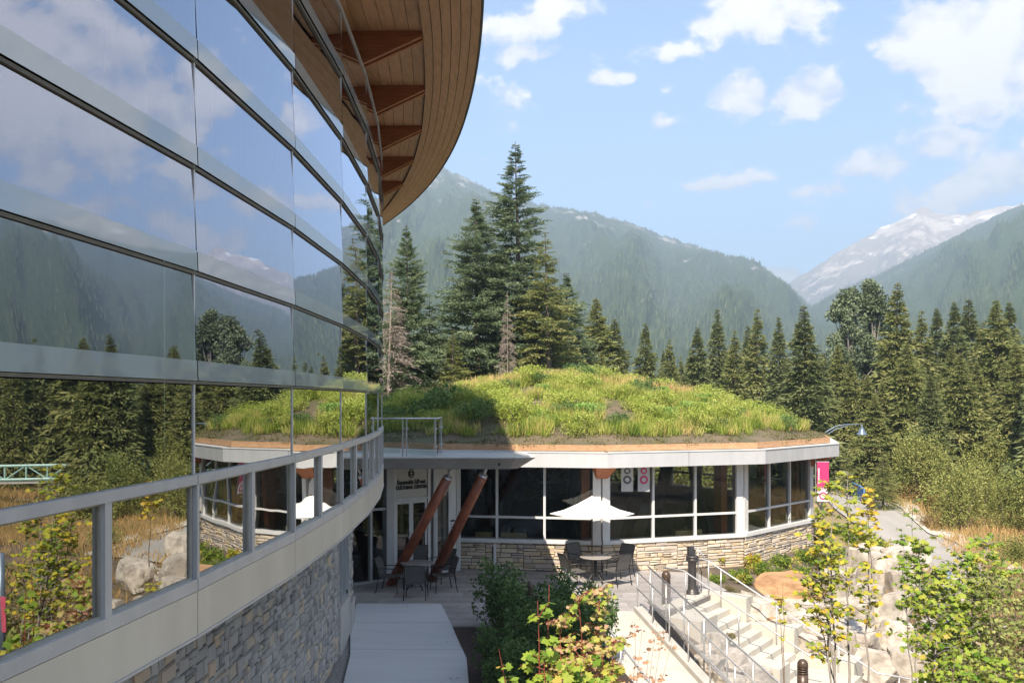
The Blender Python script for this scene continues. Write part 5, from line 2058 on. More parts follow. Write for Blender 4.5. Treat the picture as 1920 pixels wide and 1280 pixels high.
# street lamp, bridge rail, road
lx, ly = (1542 - 960) / FPX * 44.5, 44.5
lamp = thing('street_lamp', 'blue grey street lamp with double arched arm and bell shade behind the pavilion', 'street lamp', (lx, ly, -.8))
zl = lambda py: CAMZ - (py - 750) * ly / FPX
xl = lambda px: (px - 960) * ly / FPX
MB().tube([(lx, ly, -.9), (lx, ly, zl(818))], [.09, .06], 10).build('pole', M['lamp'], lamp, True)
MB().tube([(lx, ly, zl(816)), (xl(1551), ly, zl(808)), (xl(1567), ly, zl(799)), (xl(1585), ly, zl(795.5)), (xl(1614), ly, zl(795.5))], .03, 6).build('arm', M['lamp'], lamp, True)
MB().tube([(lx, ly, zl(826)), (xl(1553), ly, zl(813)), (xl(1567), ly, zl(804)), (xl(1582), ly, zl(800)), (xl(1590), ly, zl(796))], .02, 6).build('arm_brace', M['lamp'], lamp, True)
MB().lathe((xl(1616), ly, zl(815)), [(.27, 0), (.25, .04), (.17, .14), (.13, .26), (.07, .34), (.03, .36), (.03, .52)], 18).build('shade', M['lamp'], lamp, True)


def on_land(px, py):
    return hit(px, py, 8)


def landpoly(name, pts, m, dz, n=1):
    b = MB()
    vs = []
    for (l, r) in pts:
        L_, R_ = on_land(*l), on_land(*r)
        vs.append((L_[0], L_[1], L_[2] + dz))
        vs.append((R_[0], R_[1], R_[2] + dz))
    b.add(vs, [(2 * i, 2 * i + 1, 2 * i + 3, 2 * i + 2) for i in range(len(pts) - 1)])
    return b


def strip(name, cl, cr, m, dz, sub=10):
    """ribbon draped over the terrain between two world polylines"""
    def ev(c, t):
        s = t * (len(c) - 1)
        i = min(int(s), len(c) - 2)
        f = s - i
        return (c[i][0] * (1 - f) + c[i + 1][0] * f, c[i][1] * (1 - f) + c[i + 1][1] * f)
    n = sub * (len(cl) - 1)
    vs, fs, nx = [], [], 7
    for i in range(n + 1):
        a, c = ev(cl, i / n), ev(cr, i / n)
        for q in range(nx):
            x, y = a[0] + (c[0] - a[0]) * q / (nx - 1), a[1] + (c[1] - a[1]) * q / (nx - 1)
            vs.append((x, y, terrain_z(x, y) + dz))
    for i in range(n):
        for q in range(nx - 1):
            fs.append((i * nx + q, i * nx + q + 1, (i + 1) * nx + q + 1, (i + 1) * nx + q))
    return struct(link(name, np_mesh(name, vs, fs), M[m], smooth=True))


rl = [on_land(*p)[:2] for p in ((1525, 905), (1560, 950), (1615, 1000), (1680, 1036), (1710, 1056), (1740, 1090))]
rr_ = [on_land(*p)[:2] for p in ((1560, 893), (1625, 925), (1700, 968), (1765, 1010), (1830, 1042), (1900, 1080))]
strip('road', rl, rr_, 'asphalt', .07)
k0 = [(a[0] * .12 + c[0] * .88, a[1] * .12 + c[1] * .88) for a, c in zip(rl, rr_)]
rx = [(c[0] + (c[0] - a[0]) * .30, c[1] + (c[1] - a[1]) * .1) for a, c in zip(rl, rr_)]
strip('sandy_verge', rr_, rx, 'concrete_lt', .12)
y0 = [(a[0] * .93 + c[0] * .07, a[1] * .93 + c[1] * .07) for a, c in zip(rl, rr_)]
y1 = [(a[0] * .90 + c[0] * .10, a[1] * .90 + c[1] * .10) for a, c in zip(rl, rr_)]
strip('road_line', y0, y1, 'yellow', .08)
br = thing('blue_bridge_railing', 'blue painted steel bridge railing beyond the right end of the pavilion', 'railing', at_dist(1620, 930, 47))
brp = [at_dist(1530, 862, 60), at_dist(1556, 884, 58), at_dist(1590, 900, 53), at_dist(1612, 911, 49), at_dist(1620, 916, 47.5)]
for dz, r in ((0, .05), (-.22, .03), (-.42, .03), (-.62, .03)):
    MB().tube([(p[0], p[1], p[2] + dz) for p in brp], r, 6).build('rail', M['blue'], br, True)
for i in range(12):
    s = i / 11 * (len(brp) - 1)
    q = min(int(s), len(brp) - 2)
    f = s - q
    p = [brp[q][k] * (1 - f) + brp[q + 1][k] * f for k in range(3)]
    MB().box((p[0], p[1], p[2] - .38), (.07, .07, .80)).build('post', M['blue'], br)

# teal truss footbridge rail, reflected in the glass
fb = thing('teal_footbridge', 'pale teal truss footbridge seen only as a reflection in the left glass pane', 'bridge', (31, 48, 0))
c0, c1 = Vector((27.6, 49.6, 0)), Vector((35.5, 45.5, 0))
for zz in (1.35, .55):
    MB().tube([c0 + Vector((0, 0, zz)), c1 + Vector((0, 0, zz))], .09, 6).build('chord', M['teal'], fb)
for i in range(8):
    p, q = c0.lerp(c1, i / 8), c0.lerp(c1, (i + 1) / 8)
    MB().tube([p + Vector((0, 0, .55)), p + Vector((0, 0, 1.35))], .05, 6).build('post', M['teal'], fb)
    z0, z1 = (.55, 1.35) if i % 2 else (1.35, .55)
    MB().tube([p + Vector((0, 0, z0)), q + Vector((0, 0, z1))], .04, 6).build('brace', M['teal'], fb)
MB().seg((c0.x, c0.y), (c1.x, c1.y), .30, .45, -1.6, 0).build('deck', M['concrete'], fb)


# ------------------------------------------------------------------ boulders
def boulder_mesh(seed):
    import bmesh
    bm = bmesh.new()
    bmesh.ops.create_icosphere(bm, subdivisions=4, radius=1.0)
    rg = random.Random(seed)
    planes = []
    for _ in range(13):
        d = Vector((rg.gauss(0, 1), rg.gauss(0, 1), rg.gauss(0, .8))).normalized()
        planes.append((d, rg.uniform(.72, 1.02)))
    planes.append((Vector((rg.uniform(-.2, .2), rg.uniform(-.2, .2), 1)).normalized(), .66))
    for v in bm.verts:
        p = v.co.copy()
        p *= 1 / max(abs(p.x), abs(p.y), abs(p.z)) ** .75
        for _ in range(2):
            for d, k in planes:
                e = p.dot(d) - k
                if e > 0:
                    p -= d * e
        p += p.normalized() * (.035 * noise.noise(p * 2.4 + Vector((seed, 0, 0))) + .03 * noise.noise(Vector((p.x * 3, p.y * 3, p.z * 11))) + .012 * noise.noise(p * 18))
        v.co = p
    me = bpy.data.meshes.new('boulder')
    bm.to_mesh(me)
    bm.free()
    return me


BM = [boulder_mesh(s) for s in range(8)]
for me in BM:
    me.materials.append(M['rock'])
BMO = boulder_mesh(30)
BMO.materials.append(M['orange_rock'])
rocks = [  # px, py (centre), width px, height px
    (1480, 1114, 125, 42, 'o', 'big orange sandstone block beside the planting bed'),
    (1575, 1108, 70, 50, 0, 'cream boulder just right of the orange block'),
    (1640, 1082, 100, 60, 0, 'large cream boulder at the top of the rock bank'),
    (1705, 1062, 80, 46, 0, 'cream boulder at the far top right of the rock bank'),
    (1650, 1052, 70, 34, 0, 'low pale boulder highest on the rock bank by the road'),
    (1622, 1128, 90, 44, 0, 'boulder under the large cream one'),
    (1695, 1110, 90, 56, 0, 'wide pale boulder behind the right maple'),
    (1430, 1160, 80, 34, 0, 'flat boulder below the orange block at its left'),
    (1515, 1155, 110, 34, 0, 'long flat slab under the orange block'),
    (1597, 1165, 90, 50, 0, 'pale boulder in the middle of the bank'),
    (1670, 1160, 90, 52, 0, 'pale boulder right of the middle of the bank'),
    (1470, 1190, 60, 34, 0, 'small boulder beside the lower heather clump'),
    (1538, 1190, 90, 42, 0, 'boulder right of the small one by the heather'),
    (1610, 1212, 100, 50, 0, 'broad cream boulder below the middle of the bank'),
    (1690, 1210, 90, 50, 0, 'boulder behind the right maple stems'),
    (1560, 1236, 80, 40, 0, 'low boulder by the foot of the handrail'),
    (1640, 1258, 100, 48, 0, 'boulder near the bottom edge beside the railing'),
    (1720, 1262, 90, 46, 0, 'pale boulder at the bottom edge under the maple'),
    (1760, 1200, 70, 46, 0, 'half hidden boulder right of the maple stems'),
    (1410, 1130, 40, 22, 0, 'small flat stone against the top cheek block'),
    (1520, 1246, 60, 30, 0, 'small boulder left of the handrail foot'),
    (1305, 1176, 46, 24, 'o', 'small orange rock between the guard and the steps'),
    (1345, 1210, 50, 28, 0, 'pale boulder left of the steps below the orange rock'),
    (1380, 1245, 58, 30, 0, 'boulder left of the lower steps'),
    (1338, 1250, 42, 26, 0, 'boulder against the wire guard'),
    (1425, 1275, 56, 28, 0, 'boulder at the bottom edge left of the lower steps'),
    (1372, 1290, 60, 30, 0, 'boulder cut by the bottom edge beside the guard'),
    (1800, 1120, 70, 40, 0, 'grey boulder far right behind the leaves'),
    (1460, 1235, 44, 26, 'o', 'small orange stone beside the bottom bollard'),
    (1850, 1210, 90, 50, 0, 'shaded boulder behind the right sapling'),
]
for i, (px, py, w, h, kind, lab) in enumerate(rocks):
    x, y, z = hit(px, py + h * .38)
    sx = w / 2 * y / FPX / .98
    sz = h / 2 * y / FPX / .54
    me = BMO if kind == 'o' else BM[i % 8]
    o = bpy.data.objects.new('boulder', me)
    col.objects.link(o)
    o.location = (x, y + sx * .4, z + sz * .42)
    o.rotation_euler = (rnd.uniform(-.12, .12), rnd.uniform(-.12, .12), rnd.uniform(-.5, .5) + (math.pi if rnd.random() < .5 else 0))
    o.scale = (sx, sx * rnd.uniform(.75, 1.0), sz * 1.15)
    tag(o, lab, 'boulder', 'boulders of the rock bank')
# fill stones in the gaps of the bank
rgf = random.Random(8)
k = 0
for q in range(240):
    px, py = rgf.uniform(1290, 1790), rgf.uniform(1090, 1300)
    if py < 1105 + (1500 - px) * .25 * (px < 1500):
        continue
    x, y, z = hit(px, py)
    u = (x - SO[0]) * SG[0] + (y - SO[1]) * SG[1]
    v = (x - SO[0]) * SL[0] + (y - SO[1]) * SL[1]
    if -1 < v < 2.0 or u < .3:
        continue
    if x < 3.9 + (22 - y) * .17:
        continue
    o = bpy.data.objects.new('boulder', BM[rgf.randrange(8)])
    col.objects.link(o)
    s = rgf.uniform(.16, .36)
    o.location = (x, y, z + s * .05)
    o.rotation_euler = (rgf.uniform(-.2, .2), rgf.uniform(-.2, .2), rgf.uniform(0, 6.28))
    o.scale = (s * 1.25, s, s * .75)
    tag(o, 'one of the smaller pale stones filling gaps between the big boulders', 'boulder', 'small filler stones in the rock bank')
    k += 1
    if k > 75:
        break

# ------------------------------------------------------------------ trees behind
def tree_px(key, px, top, Y, label, wid=1.0, base=None, name='conifer_tree', group=None):
    x = (px - 960) / FPX * Y
    gz = terrain_z(x, Y) if base is None else base
    H = CAMZ + (HORY - top) * Y / FPX - gz
    return conifer(key, x, Y, gz, H, label, wid, name, group)


for a in (
        ('sp1', 966, 262, 51, 'tallest blue green spruce rising above everything in the centre', 1.32, 'spruce_tree'),
        ('sp2', 893, 368, 50, 'second tallest spruce standing left of the tallest one', 1.32, 'spruce_tree'),
        ('sp2', 762, 418, 47, 'thin topped spruce close to the glass building', 0.99, 'spruce_tree'),
        ('sp3', 1022, 432, 49, 'sparse olive fir with bare pale trunk right of the tallest spruce', 1.39, 'fir_tree'),
        ('dead', 735, 505, 45, 'grey dead conifer with drooping bare branches beside the glass building', 1.52, 'dead_tree'),
        ('dead', 951, 545, 47, 'thin grey dead conifer in front of the tallest spruce', 0.73, 'dead_tree'),
        ('sp3', 805, 560, 49, 'yellowish fir between the two left spruces', 1.32, 'fir_tree'),
        ('sp2', 1062, 508, 56, 'bushy spruce right of the sparse olive fir', 1.45, 'spruce_tree'),
        ('sp3', 850, 615, 47, 'low bushy fir under the second tallest spruce', 1.45, 'fir_tree'),
        ('f4', 1118, 556, 60, 'dark fir at the right end of the central tree group', 1.32, 'fir_tree'),
        ('f1', 1152, 594, 60, 'shorter dark fir next to the end of the central group', 1.58, 'fir_tree'),
        ('f1', 1210, 602, 62, 'small dark fir standing alone right of the roof crest', 1.25, 'fir_tree'),
        ('f5', 1255, 632, 64, 'short fir in the gap right of the roof crest', 1.32, 'fir_tree'),
        ('f1', 1308, 610, 62, 'dark fir with rounded top above the right of the mound', 1.45, 'fir_tree'),
        ('f3', 1345, 575, 74, 'slim pointed fir rising behind the row', 1.32, 'fir_tree'),
        ('f5', 1378, 616, 62, 'brownish fir with bare lower trunk', 1.45, 'fir_tree'),
        ('f3', 1402, 606, 72, 'slim fir half hidden between two taller ones', 1.32, 'fir_tree'),
        ('f5', 1420, 575, 70, 'tall narrow fir left of the gap', 1.32, 'fir_tree'),
        ('f3', 1460, 590, 68, 'narrow fir left of the columnar one', 1.32, 'fir_tree'),
        ('f3', 1507, 568, 56, 'dark columnar fir in front of the valley', 1.78, 'fir_tree'),
        ('f2', 1683, 527, 62, 'tall olive fir rising beside the cottonwoods', 1.32, 'fir_tree'),
        ('f5', 1728, 578, 62, 'narrow fir in the right forest edge', 1.32, 'fir_tree'),
        ('f1', 1757, 574, 68, 'short crowned fir in the right forest edge', 1.32, 'fir_tree'),
        ('f1', 1790, 562, 64, 'dark fir left of the twin tops', 1.32, 'fir_tree'),
        ('f3', 1816, 556, 66, 'dark fir with a slim top in the right forest', 1.72, 'fir_tree'),
        ('f4', 1868, 558, 58, 'broad fir near the right edge of the picture', 1.19, 'fir_tree'),
        ('f1', 1893, 562, 64, 'slim fir touching the right edge group', 1.32, 'fir_tree'),
        ('f2', 1843, 600, 60, 'lower fir between two taller firs at the right', 1.32, 'fir_tree'),
        ('f4', 1700, 640, 55, 'broad drooping fir in front of the right forest', 1.32, 'fir_tree'),
        ('f4', 1800, 660, 52, 'wide branched fir low in the right forest', 1.39, 'fir_tree'),
        ('f2', 1905, 640, 52, 'olive fir at the right edge', 1.45, 'fir_tree'),
        ('f1', 1745, 700, 50, 'dark fir over the shrubs on the right', 1.58, 'fir_tree'),
        ('f4', 1640, 740, 52, 'fir with spreading lower boughs beside the street lamp', 1.58, 'fir_tree'),
        ('sp3', 1656, 850, 44, 'small blue green young spruce at the shrub edge', 1.98, 'spruce_tree'),
        ('f2', 1620, 700, 60, 'olive fir under the cottonwoods', 1.45, 'fir_tree')):
    tree_px(a[0], a[1], a[2], a[3], a[4], a[5], None, a[6])
LANDMARKS = [(735, 'the grey dead conifer'), (762, 'the thin topped spruce'), (893, 'the second tallest spruce'), (966, 'the tallest spruce'), (1022, 'the sparse olive fir'), (1118, 'the dark fir ending the central group'),
             (1210, 'the small fir standing alone'), (1308, 'the round topped dark fir'), (1345, 'the slim pointed fir'), (1420, 'the tall narrow fir'), (1507, 'the dark columnar fir'), (1592, 'the left cottonwood'),
             (1638, 'the taller cottonwood'), (1683, 'the tall olive fir'), (1757, 'the short crowned fir'), (1816, 'the slim topped dark fir'), (1868, 'the broad fir near the right edge')]
taken = set()


def near_label(px, what, generic):
    d, nm = min((abs(px - p), (p, n)) for p, n in LANDMARKS)
    side = 'directly behind' if d < 7 else ('just left of' if px < nm[0] else 'just right of') if d < 22 else ('some way left of' if px < nm[0] else 'some way right of')
    lab = '%s %s %s' % (what, side, nm[1])
    if d > 60 or lab in taken:
        return generic
    taken.add(lab)
    return lab


# the forest goes on: second row and beyond both sides
rgt = random.Random(21)
for q in range(34):
    px = 1180 + q * 23 + rgt.uniform(-9, 9)
    if 1520 < px < 1560:
        continue
    top = rgt.uniform(640, 700) if px < 1540 else rgt.uniform(595, 680)
    tree_px(rgt.choice(['f1', 'f2', 'f3', 'f5']), px, top, rgt.uniform(72, 88), near_label(px, 'far back row conifer', 'dark conifer in the back row of the forest beyond the pavilion'), rgt.uniform(.95, 1.2), None, 'fir_tree', 'back row conifers')
for q in range(58):
    az = 30 + q * .68 + rgt.uniform(-.3, .3)
    d = rgt.uniform(52, 92) if not 33 < az < 42 else rgt.uniform(68, 92)
    x, y = d * math.sin(R(az)), d * math.cos(R(az))
    conifer(rgt.choice(['f1', 'f2', 'f4', 'f5', 'f4']), x, y, terrain_z(x, y), rgt.uniform(10.5, 15.5), 'conifer of the forest right of the picture, seen only mirrored in the glass wall', rgt.uniform(.95, 1.25), 'fir_tree', 'mirrored forest conifers')
for q in range(17):
    px = 1545 + q * 26 + rgt.uniform(-9, 9)
    tree_px(rgt.choice(['f4', 'f2', 'f4', 'f1']), px, rgt.uniform(640, 720), rgt.uniform(54, 62), near_label(px, 'broad front row fir', 'broad fir of the front row in the right forest'), rgt.uniform(1.05, 1.3), None, 'fir_tree', 'front row firs of the right forest')
for q in range(26):
    px = 690 + q * 19 + rgt.uniform(-8, 8)
    tree_px(rgt.choice(['f1', 'f2', 'f4']), px, rgt.uniform(640, 700), rgt.uniform(54, 64), near_label(px, 'low filler conifer', 'low dark conifer filling in behind the tall spruces'), rgt.uniform(1.0, 1.4), None, 'fir_tree', 'understorey conifers behind the mound')
for q in range(22):
    az = 95 + q * 9 + rgt.uniform(-3, 3)
    d = rgt.uniform(34, 60)
    x, y = d * math.sin(R(az)), d * math.cos(R(az))
    conifer(rgt.choice(['f1', 'f2', 'f4']), x, y, -.5, rgt.uniform(11, 17), 'conifer behind the viewer, mirrored darkly in the pavilion windows', 1.3, 'fir_tree', 'conifers behind the viewer')


# cottonwoods
def cottonwood(seed, H, Rr):
    rg = random.Random(seed)
    bl = []
    for q in range(120):
        f = rg.uniform(.16, 1) ** .8
        rr = Rr * (math.sin(min(1, .15 + f * .85) * math.pi) * .95 + .18)
        a, r = rg.uniform(0, 6.28), rr * rg.uniform(.15, 1)
        k = rg.uniform(.28, .62)
        bl.append((r * math.cos(a), r * math.sin(a), f * H * .96, k * 1.0, k * 1.0, k * .9))
    V, F, A = leaf_cloud(seed, bl, 15000, .24, aspect=.7, shell=.35)
    me = np_mesh('crown', V, F, A)
    me.materials.append(M['cotton'])
    b = MB()
    b.tube([(0, 0, -1), (.1, 0, H * .4), (-.1, 0, H * .92)], [.28, .17, .03], 8)
    for t in bl[::2]:
        b.tube([(0, 0, t[2] * .62), (t[0] * .5, t[1] * .5, t[2] * .85), (t[0], t[1], t[2])], [.07, .045, .015], 5, False)
    s = b.mesh('trunk')
    s.materials.append(M['bark_lt'])
    PROTO['cw%d' % seed] = (me, s, H)


cottonwood(41, 16, 2.6)
cottonwood(42, 16, 2.2)
for key, px, top, Y, lab in (('cw41', 1592, 532, 68, 'pale leaved cottonwood left of its taller twin'), ('cw42', 1638, 520, 70, 'grey green cottonwood rising beside the tall olive fir'),
                             ('cw41', 1575, 640, 62, 'lower cottonwood filling the left side of the pair')):
    tree_px(key, px, top, Y, lab, 1.0, None, 'cottonwood_tree')

# ------------------------------------------------------------------ shrubs and meadow on the right
leafy_proto('sh1', 'shrub', 61, 1.5, 1.5, 2.6, 44, 5200, .13, 10)
leafy_proto('sh2', 'willow', 62, 1.4, 1.4, 3.2, 48, 5200, .13, 12, aspect=.35)
leafy_proto('sh3', 'rust', 63, 1.4, 1.4, 1.5, 34, 3600, .12, 8)
leafy_proto('sh4', 'shrub_dk', 64, .60, .60, 1.25, 38, 3400, .085, 10, aspect=.5)
leafy_proto('sh5', 'shrub', 65, 1.2, 1.2, 3.6, 50, 5600, .12, 14, aspect=.45)
lab_sh = iter(('tall green willow shrub beside the bridge railing', 'bushy shrub below the young spruce', 'yellow green shrub at the far meadow edge', 'olive shrub in front of the right forest', 'rusty brown shrub in the dry meadow',
               'orange tinged shrub in the middle of the meadow', 'tall willow shrub at the right edge of the meadow', 'broad grey green willow near the right edge', 'dense shrub left of the broad willow', 'rust coloured low shrub nearest the sandy verge',
               'leafy shrub over the rusty bushes', 'olive shrub at the foot of the forest', 'thin willow towering at the right edge', 'shrub under the drooping fir', 'willow shrub just inside the right edge', 'small shrub at the bend of the verge',
               'green shrub between two rusty ones', 'tall shrub before the dark firs'))
for k, px, py, Y, sc in (('sh1', 1575, 850, 66, 1.1), ('sh5', 1672, 905, 52, .8), ('sh1', 1620, 880, 62, 1.0), ('sh5', 1720, 905, 48, 1.1), ('sh3', 1700, 925, 48, .75),
                         ('sh3', 1770, 925, 46, .8), ('sh5', 1840, 940, 46, .8), ('sh5', 1890, 960, 42, .75), ('sh5', 1800, 950, 42, 1.0), ('sh3', 1740, 960, 42, .45),
                         ('sh1', 1780, 910, 46, 1.0), ('sh5', 1850, 900, 50, 1.2), ('sh2', 1935, 930, 42, 1.1), ('sh1', 1690, 880, 52, 1.1), ('sh1', 1905, 1010, 33, .5), ('sh1', 1650, 950, 50, .6),
                         ('sh5', 1745, 915, 48, .9), ('sh5', 1825, 880, 54, 1.3)):
    x = (px - 960) / FPX * Y
    bush(k, x, Y, terrain_z(x, Y) - .1, sc, next(lab_sh))
for q in range(24):
    az = 29.5 + q * 1.5
    if 33.5 < az < 41:
        continue
    d = rgt.uniform(24, 48)
    x, y = d * math.sin(R(az)), d * math.cos(R(az))
    bush(rgt.choice(['sh1', 'sh2', 'sh5', 'sh3']), x, y, terrain_z(x, y) - .1, rgt.uniform(.8, 1.2), 'shrub outside the right edge of the picture, mirrored in the glass wall', group='mirrored shrubs')
for q in range(17):
    bush(rgt.choice(['sh1', 'sh5', 'sh1']), -11 + q * 1.75 + rgt.uniform(-.4, .4), rgt.uniform(56.5, 59.5), -.9, rgt.uniform(1.2, 1.5), 'sunlit shrub behind the pavilion, seen through its far windows', group='shrubs behind the pavilion')
mp2 = []
rgm = random.Random(3)
while len(mp2) < 2600:
    y = rgm.uniform(27, 60)
    x = y * rgm.uniform(.40, 1.0)
    # keep off the road
    px, py = proj((x, y, terrain_z(x, y)))
    if px < 1600 + (py - 900) * 1.45 and py < 1075:
        continue
    mp2.append((x, y, terrain_z(x, y)))
stuff(link('meadow_grass', np_mesh('meadow_grass', *blades(9, mp2, 60000, .42, .03, .3, .30, (.5, .25))), M['drygrass']))

# plants in the bed below the pavilion
leafy_proto('fn', 'fern', 71, .42, .42, .38, 22, 1000, .10, 3, aspect=.35, down=-.35, tone=(.35, .2))
leafy_proto('fny', 'maple_y', 72, .34, .34, .50, 16, 500, .11, 4, aspect=.6, down=-.2, tone=(.6, .2))
leafy_proto('hth', 'mossy', 73, .34, .26, .26, 18, 900, .06, 3, aspect=.25, down=-.5, tone=(.6, .3))
lf = ['left end of the bed by the handrail', 'below the yellow plants', 'in front of the stone wall', 'nearest the orange block', 'in the middle of the bed', 'under the second window facet', 'at the right of the bed',
      'by the foot of the tall sapling', 'behind the orange block', 'beside the road bend', 'furthest right before the road', 'on the bank edge', 'left of the road', 'against the stone base', 'low at the bed front', 'between sapling and road']
for i, (px, py, sc, k) in enumerate(((1343, 1092, .7, 'fn'), (1390, 1090, 1.0, 'fn'), (1425, 1075, 1.0, 'fn'), (1455, 1085, .9, 'fn'), (1412, 1064, .9, 'fny'), (1470, 1062, 1.1, 'fn'), (1500, 1080, .9, 'fn'), (1510, 1052, 1.1, 'fn'),
                                     (1545, 1060, 1.1, 'fn'), (1600, 1020, 1.4, 'fn'), (1645, 1030, 1.3, 'fn'), (1590, 1052, 1.2, 'fn'), (1570, 1000, 1.2, 'fn'), (1352, 1062, .8, 'fny'), (1370, 1108, .8, 'hth'), (1540, 1020, 1.2, 'fn'))):
    x, y, z = hit(px, py)
    bush(k, x, y, z - .03, sc, ('yellowing low plant ' if k == 'fny' else 'brown heather clump ' if k == 'hth' else 'green fern clump ') + lf[i], 'bed_plant', 'plant')
for i, (u, v, sc, lab) in enumerate(((1.35, -1.0, .8, 'heather clump in the pocket right of the middle cheek block'), (2.75, -1.15, .9, 'reddish heather right of the lowest cheek block'), (1.35, 2.05, .8, 'heather clump in the planter left of the steps'),
                                     (3.1, 2.0, .7, 'heather tuft by the lower landing'), (.35, -.85, .7, 'rusty heather behind the top cheek block'), (2.9, 2.55, .6, 'small heather tuft beside the bottom bollard'))):
    x, y, _ = sp(u, v, 0)
    bush('hth', x, y, max(terrain_z(x, y), {0: -.72, 2: -.6, 1: -1.35}.get(i, -9)) + .02, sc, lab, 'heather', 'plant')


# ------------------------------------------------------------------ maples near the camera
MAPLE = [(0, 0), (.10, -.10), (.34, -.16), (.30, .02), (.52, .12), (.36, .24), (.42, .46), (.20, .42), (.0, .70),
         (-.20, .42), (-.42, .46), (-.36, .24), (-.52, .12), (-.30, .02), (-.34, -.16), (-.10, -.10)]


def maple_leaves(P, D, Nn, size, rg, tone):
    """lobed leaf polygons as two 8-gons folded on the midrib"""
    n = len(P)
    prof = np.array(MAPLE)
    right = [0, 1, 2, 3, 4, 5, 6, 7, 8]
    left = [0, 8, 9, 10, 11, 12, 13, 14, 15]
    S = norm(np.cross(D, Nn))
    N2 = norm(np.cross(S, D))
    m = len(prof)
    V = np.empty((n, m, 3))
    for k in range(m):
        a, b_ = prof[k]
        curl = abs(a) * .35
        V[:, k] = P + S * (a * size)[:, None] + D * (b_ * size)[:, None] - N2 * (curl * size)[:, None]
    F = []
    base = np.arange(n)[:, None] * m
    # fan triangles from vertex 0
    tris = []
    for q in range(1, m - 1):
        tris.append(base + np.array([[0, q, q + 1]]))
    F = np.concatenate(tris)
    return V.reshape(-1, 3), F, np.repeat(tone, m)


def maple_tree(name, stems, base, n_leaf, size, mat_key, label, seed, stem_mat='stem', spread=.25, hang=.5, tone=(.4, .25), cat='tree', rstem=.014, frm=.35, dens=None):
    """stems: list of polylines of world points; leaves spread on side shoots of the upper part"""
    rg = np.random.default_rng(seed)
    r2 = random.Random(seed)
    t = thing(name, label, cat, base)
    b = MB()
    P, D = [], []
    for st_ in stems:
        pts = [Vector(p) for p in st_]
        b.tube(pts, [rstem * (1 - .75 * i / (len(pts) - 1)) for i in range(len(pts))], 6, False)
        L = len(pts) - 1
        for q in range(n_leaf // len(stems) // 5):
            f = frm + (1 - frm) * r2.random() ** .9
            s_ = f * L
            i = min(int(s_), L - 1)
            o = pts[i].lerp(pts[i + 1], s_ - i)
            a = r2.uniform(0, 6.28)
            ln = spread * r2.uniform(.3, 1.2) * (1.25 - .7 * f)
            e = o + Vector((math.cos(a) * ln, math.sin(a) * ln, ln * r2.uniform(-.1, .7)))
            b.tube([o, o.lerp(e, .5) + Vector((0, 0, ln * .1)), e], [rstem * .3, rstem * .22, .0015], 4, False)
            for w in range(5):
                g = o.lerp(e, r2.uniform(.3, 1.05))
                aa = r2.uniform(0, 6.28)
                P.append((g.x + math.cos(aa) * .03, g.y + math.sin(aa) * .03, g.z))
                D.append((math.cos(aa), math.sin(aa), -hang * r2.uniform(.2, 1.5)))
    P, D = np.array(P), norm(np.array(D))
    n = len(P)
    Nn = norm(np.stack([rg.normal(0, .55, n) - .1, rg.normal(0, .55, n) - .45, np.ones(n)], 1))
    sz = size * rg.uniform(.55, 1.25, n)
    tn = np.clip(rg.normal(tone[0], tone[1], n), 0, 1)
    V, F, A = maple_leaves(P, D, Nn, sz, rg, tn)
    off = np.array(base)
    me = np_mesh('leaves', V - off, F, A)
    link('leaves', me, M[mat_key], t)
    b.build('stems', M[stem_mat], t, True)
    return t


def stem(px0, py0, px1, py1, Y0, Y1, n=6, wob=.05, seed=0):
    r2 = random.Random(seed)
    A, B = Vector(at_dist(px0, py0, Y0)), Vector(at_dist(px1, py1, Y1))
    out = []
    for i in range(n + 1):
        f = i / n
        p = A.lerp(B, f)
        out.append(tuple(p + Vector((r2.uniform(-wob, wob), r2.uniform(-wob, wob), 0)) * (1 if 0 < i < n else 0)))
    return out


# centre foreground, red stems
s1 = [stem(1010, 1700, 1008, 1125, 7.6, 7.4, 7, .02, 1), stem(1015, 1700, 1030, 1095, 7.7, 7.6, 7, .02, 2)]
maple_tree('vine_maple', s1, at_dist(1012, 1900, 7.6), 70, .115, 'maple', 'young maple with bright red upright stems and few large green leaves', 101, 'stem_red', .22, .3, (.25, .12), frm=.45, rstem=.012)
s2 = [stem(1080, 1700, 1085, 1120, 8.6, 8.6, 7, .05, 3), stem(1100, 1700, 1050, 1160, 8.4, 8.7, 7, .05, 4), stem(1095, 1700, 1125, 1100, 8.5, 9.0, 7, .05, 5),
      stem(1090, 1700, 1150, 1200, 8.5, 8.6, 7, .05, 6), stem(1100, 1700, 1070, 1215, 8.5, 8.3, 7, .04, 7), stem(1110, 1700, 1105, 1230, 8.2, 8.0, 6, .04, 8)]
maple_tree('vine_maple', s2, at_dist(1085, 1900, 8.5), 1900, .068, 'maple_r', 'dense maple with yellow green and pink withered leaves at bottom centre', 102, 'stem_red', .28, .8, (.42, .26), frm=.42)
s3 = [stem(1130, 1700, 1130, 1230, 8.0, 7.8, 5, .04, 9), stem(1040, 1650, 1020, 1240, 7.6, 7.4, 5, .03, 10), stem(1120, 1600, 1060, 1250, 7.2, 7.0, 5, .03, 11)]
maple_tree('vine_maple', s3, at_dist(1085, 1950, 7.7), 520, .095, 'maple', 'low maple with broad lime green leaves along the bottom edge', 103, 'stem_red', .30, .9, (.38, .25), frm=.35)
s5 = [stem(1180, 1500, 1190 + 14 * q, 1165 + 17 * (q % 3), 9.0, 9.6, 5, .02, 30 + q) for q in range(6)]
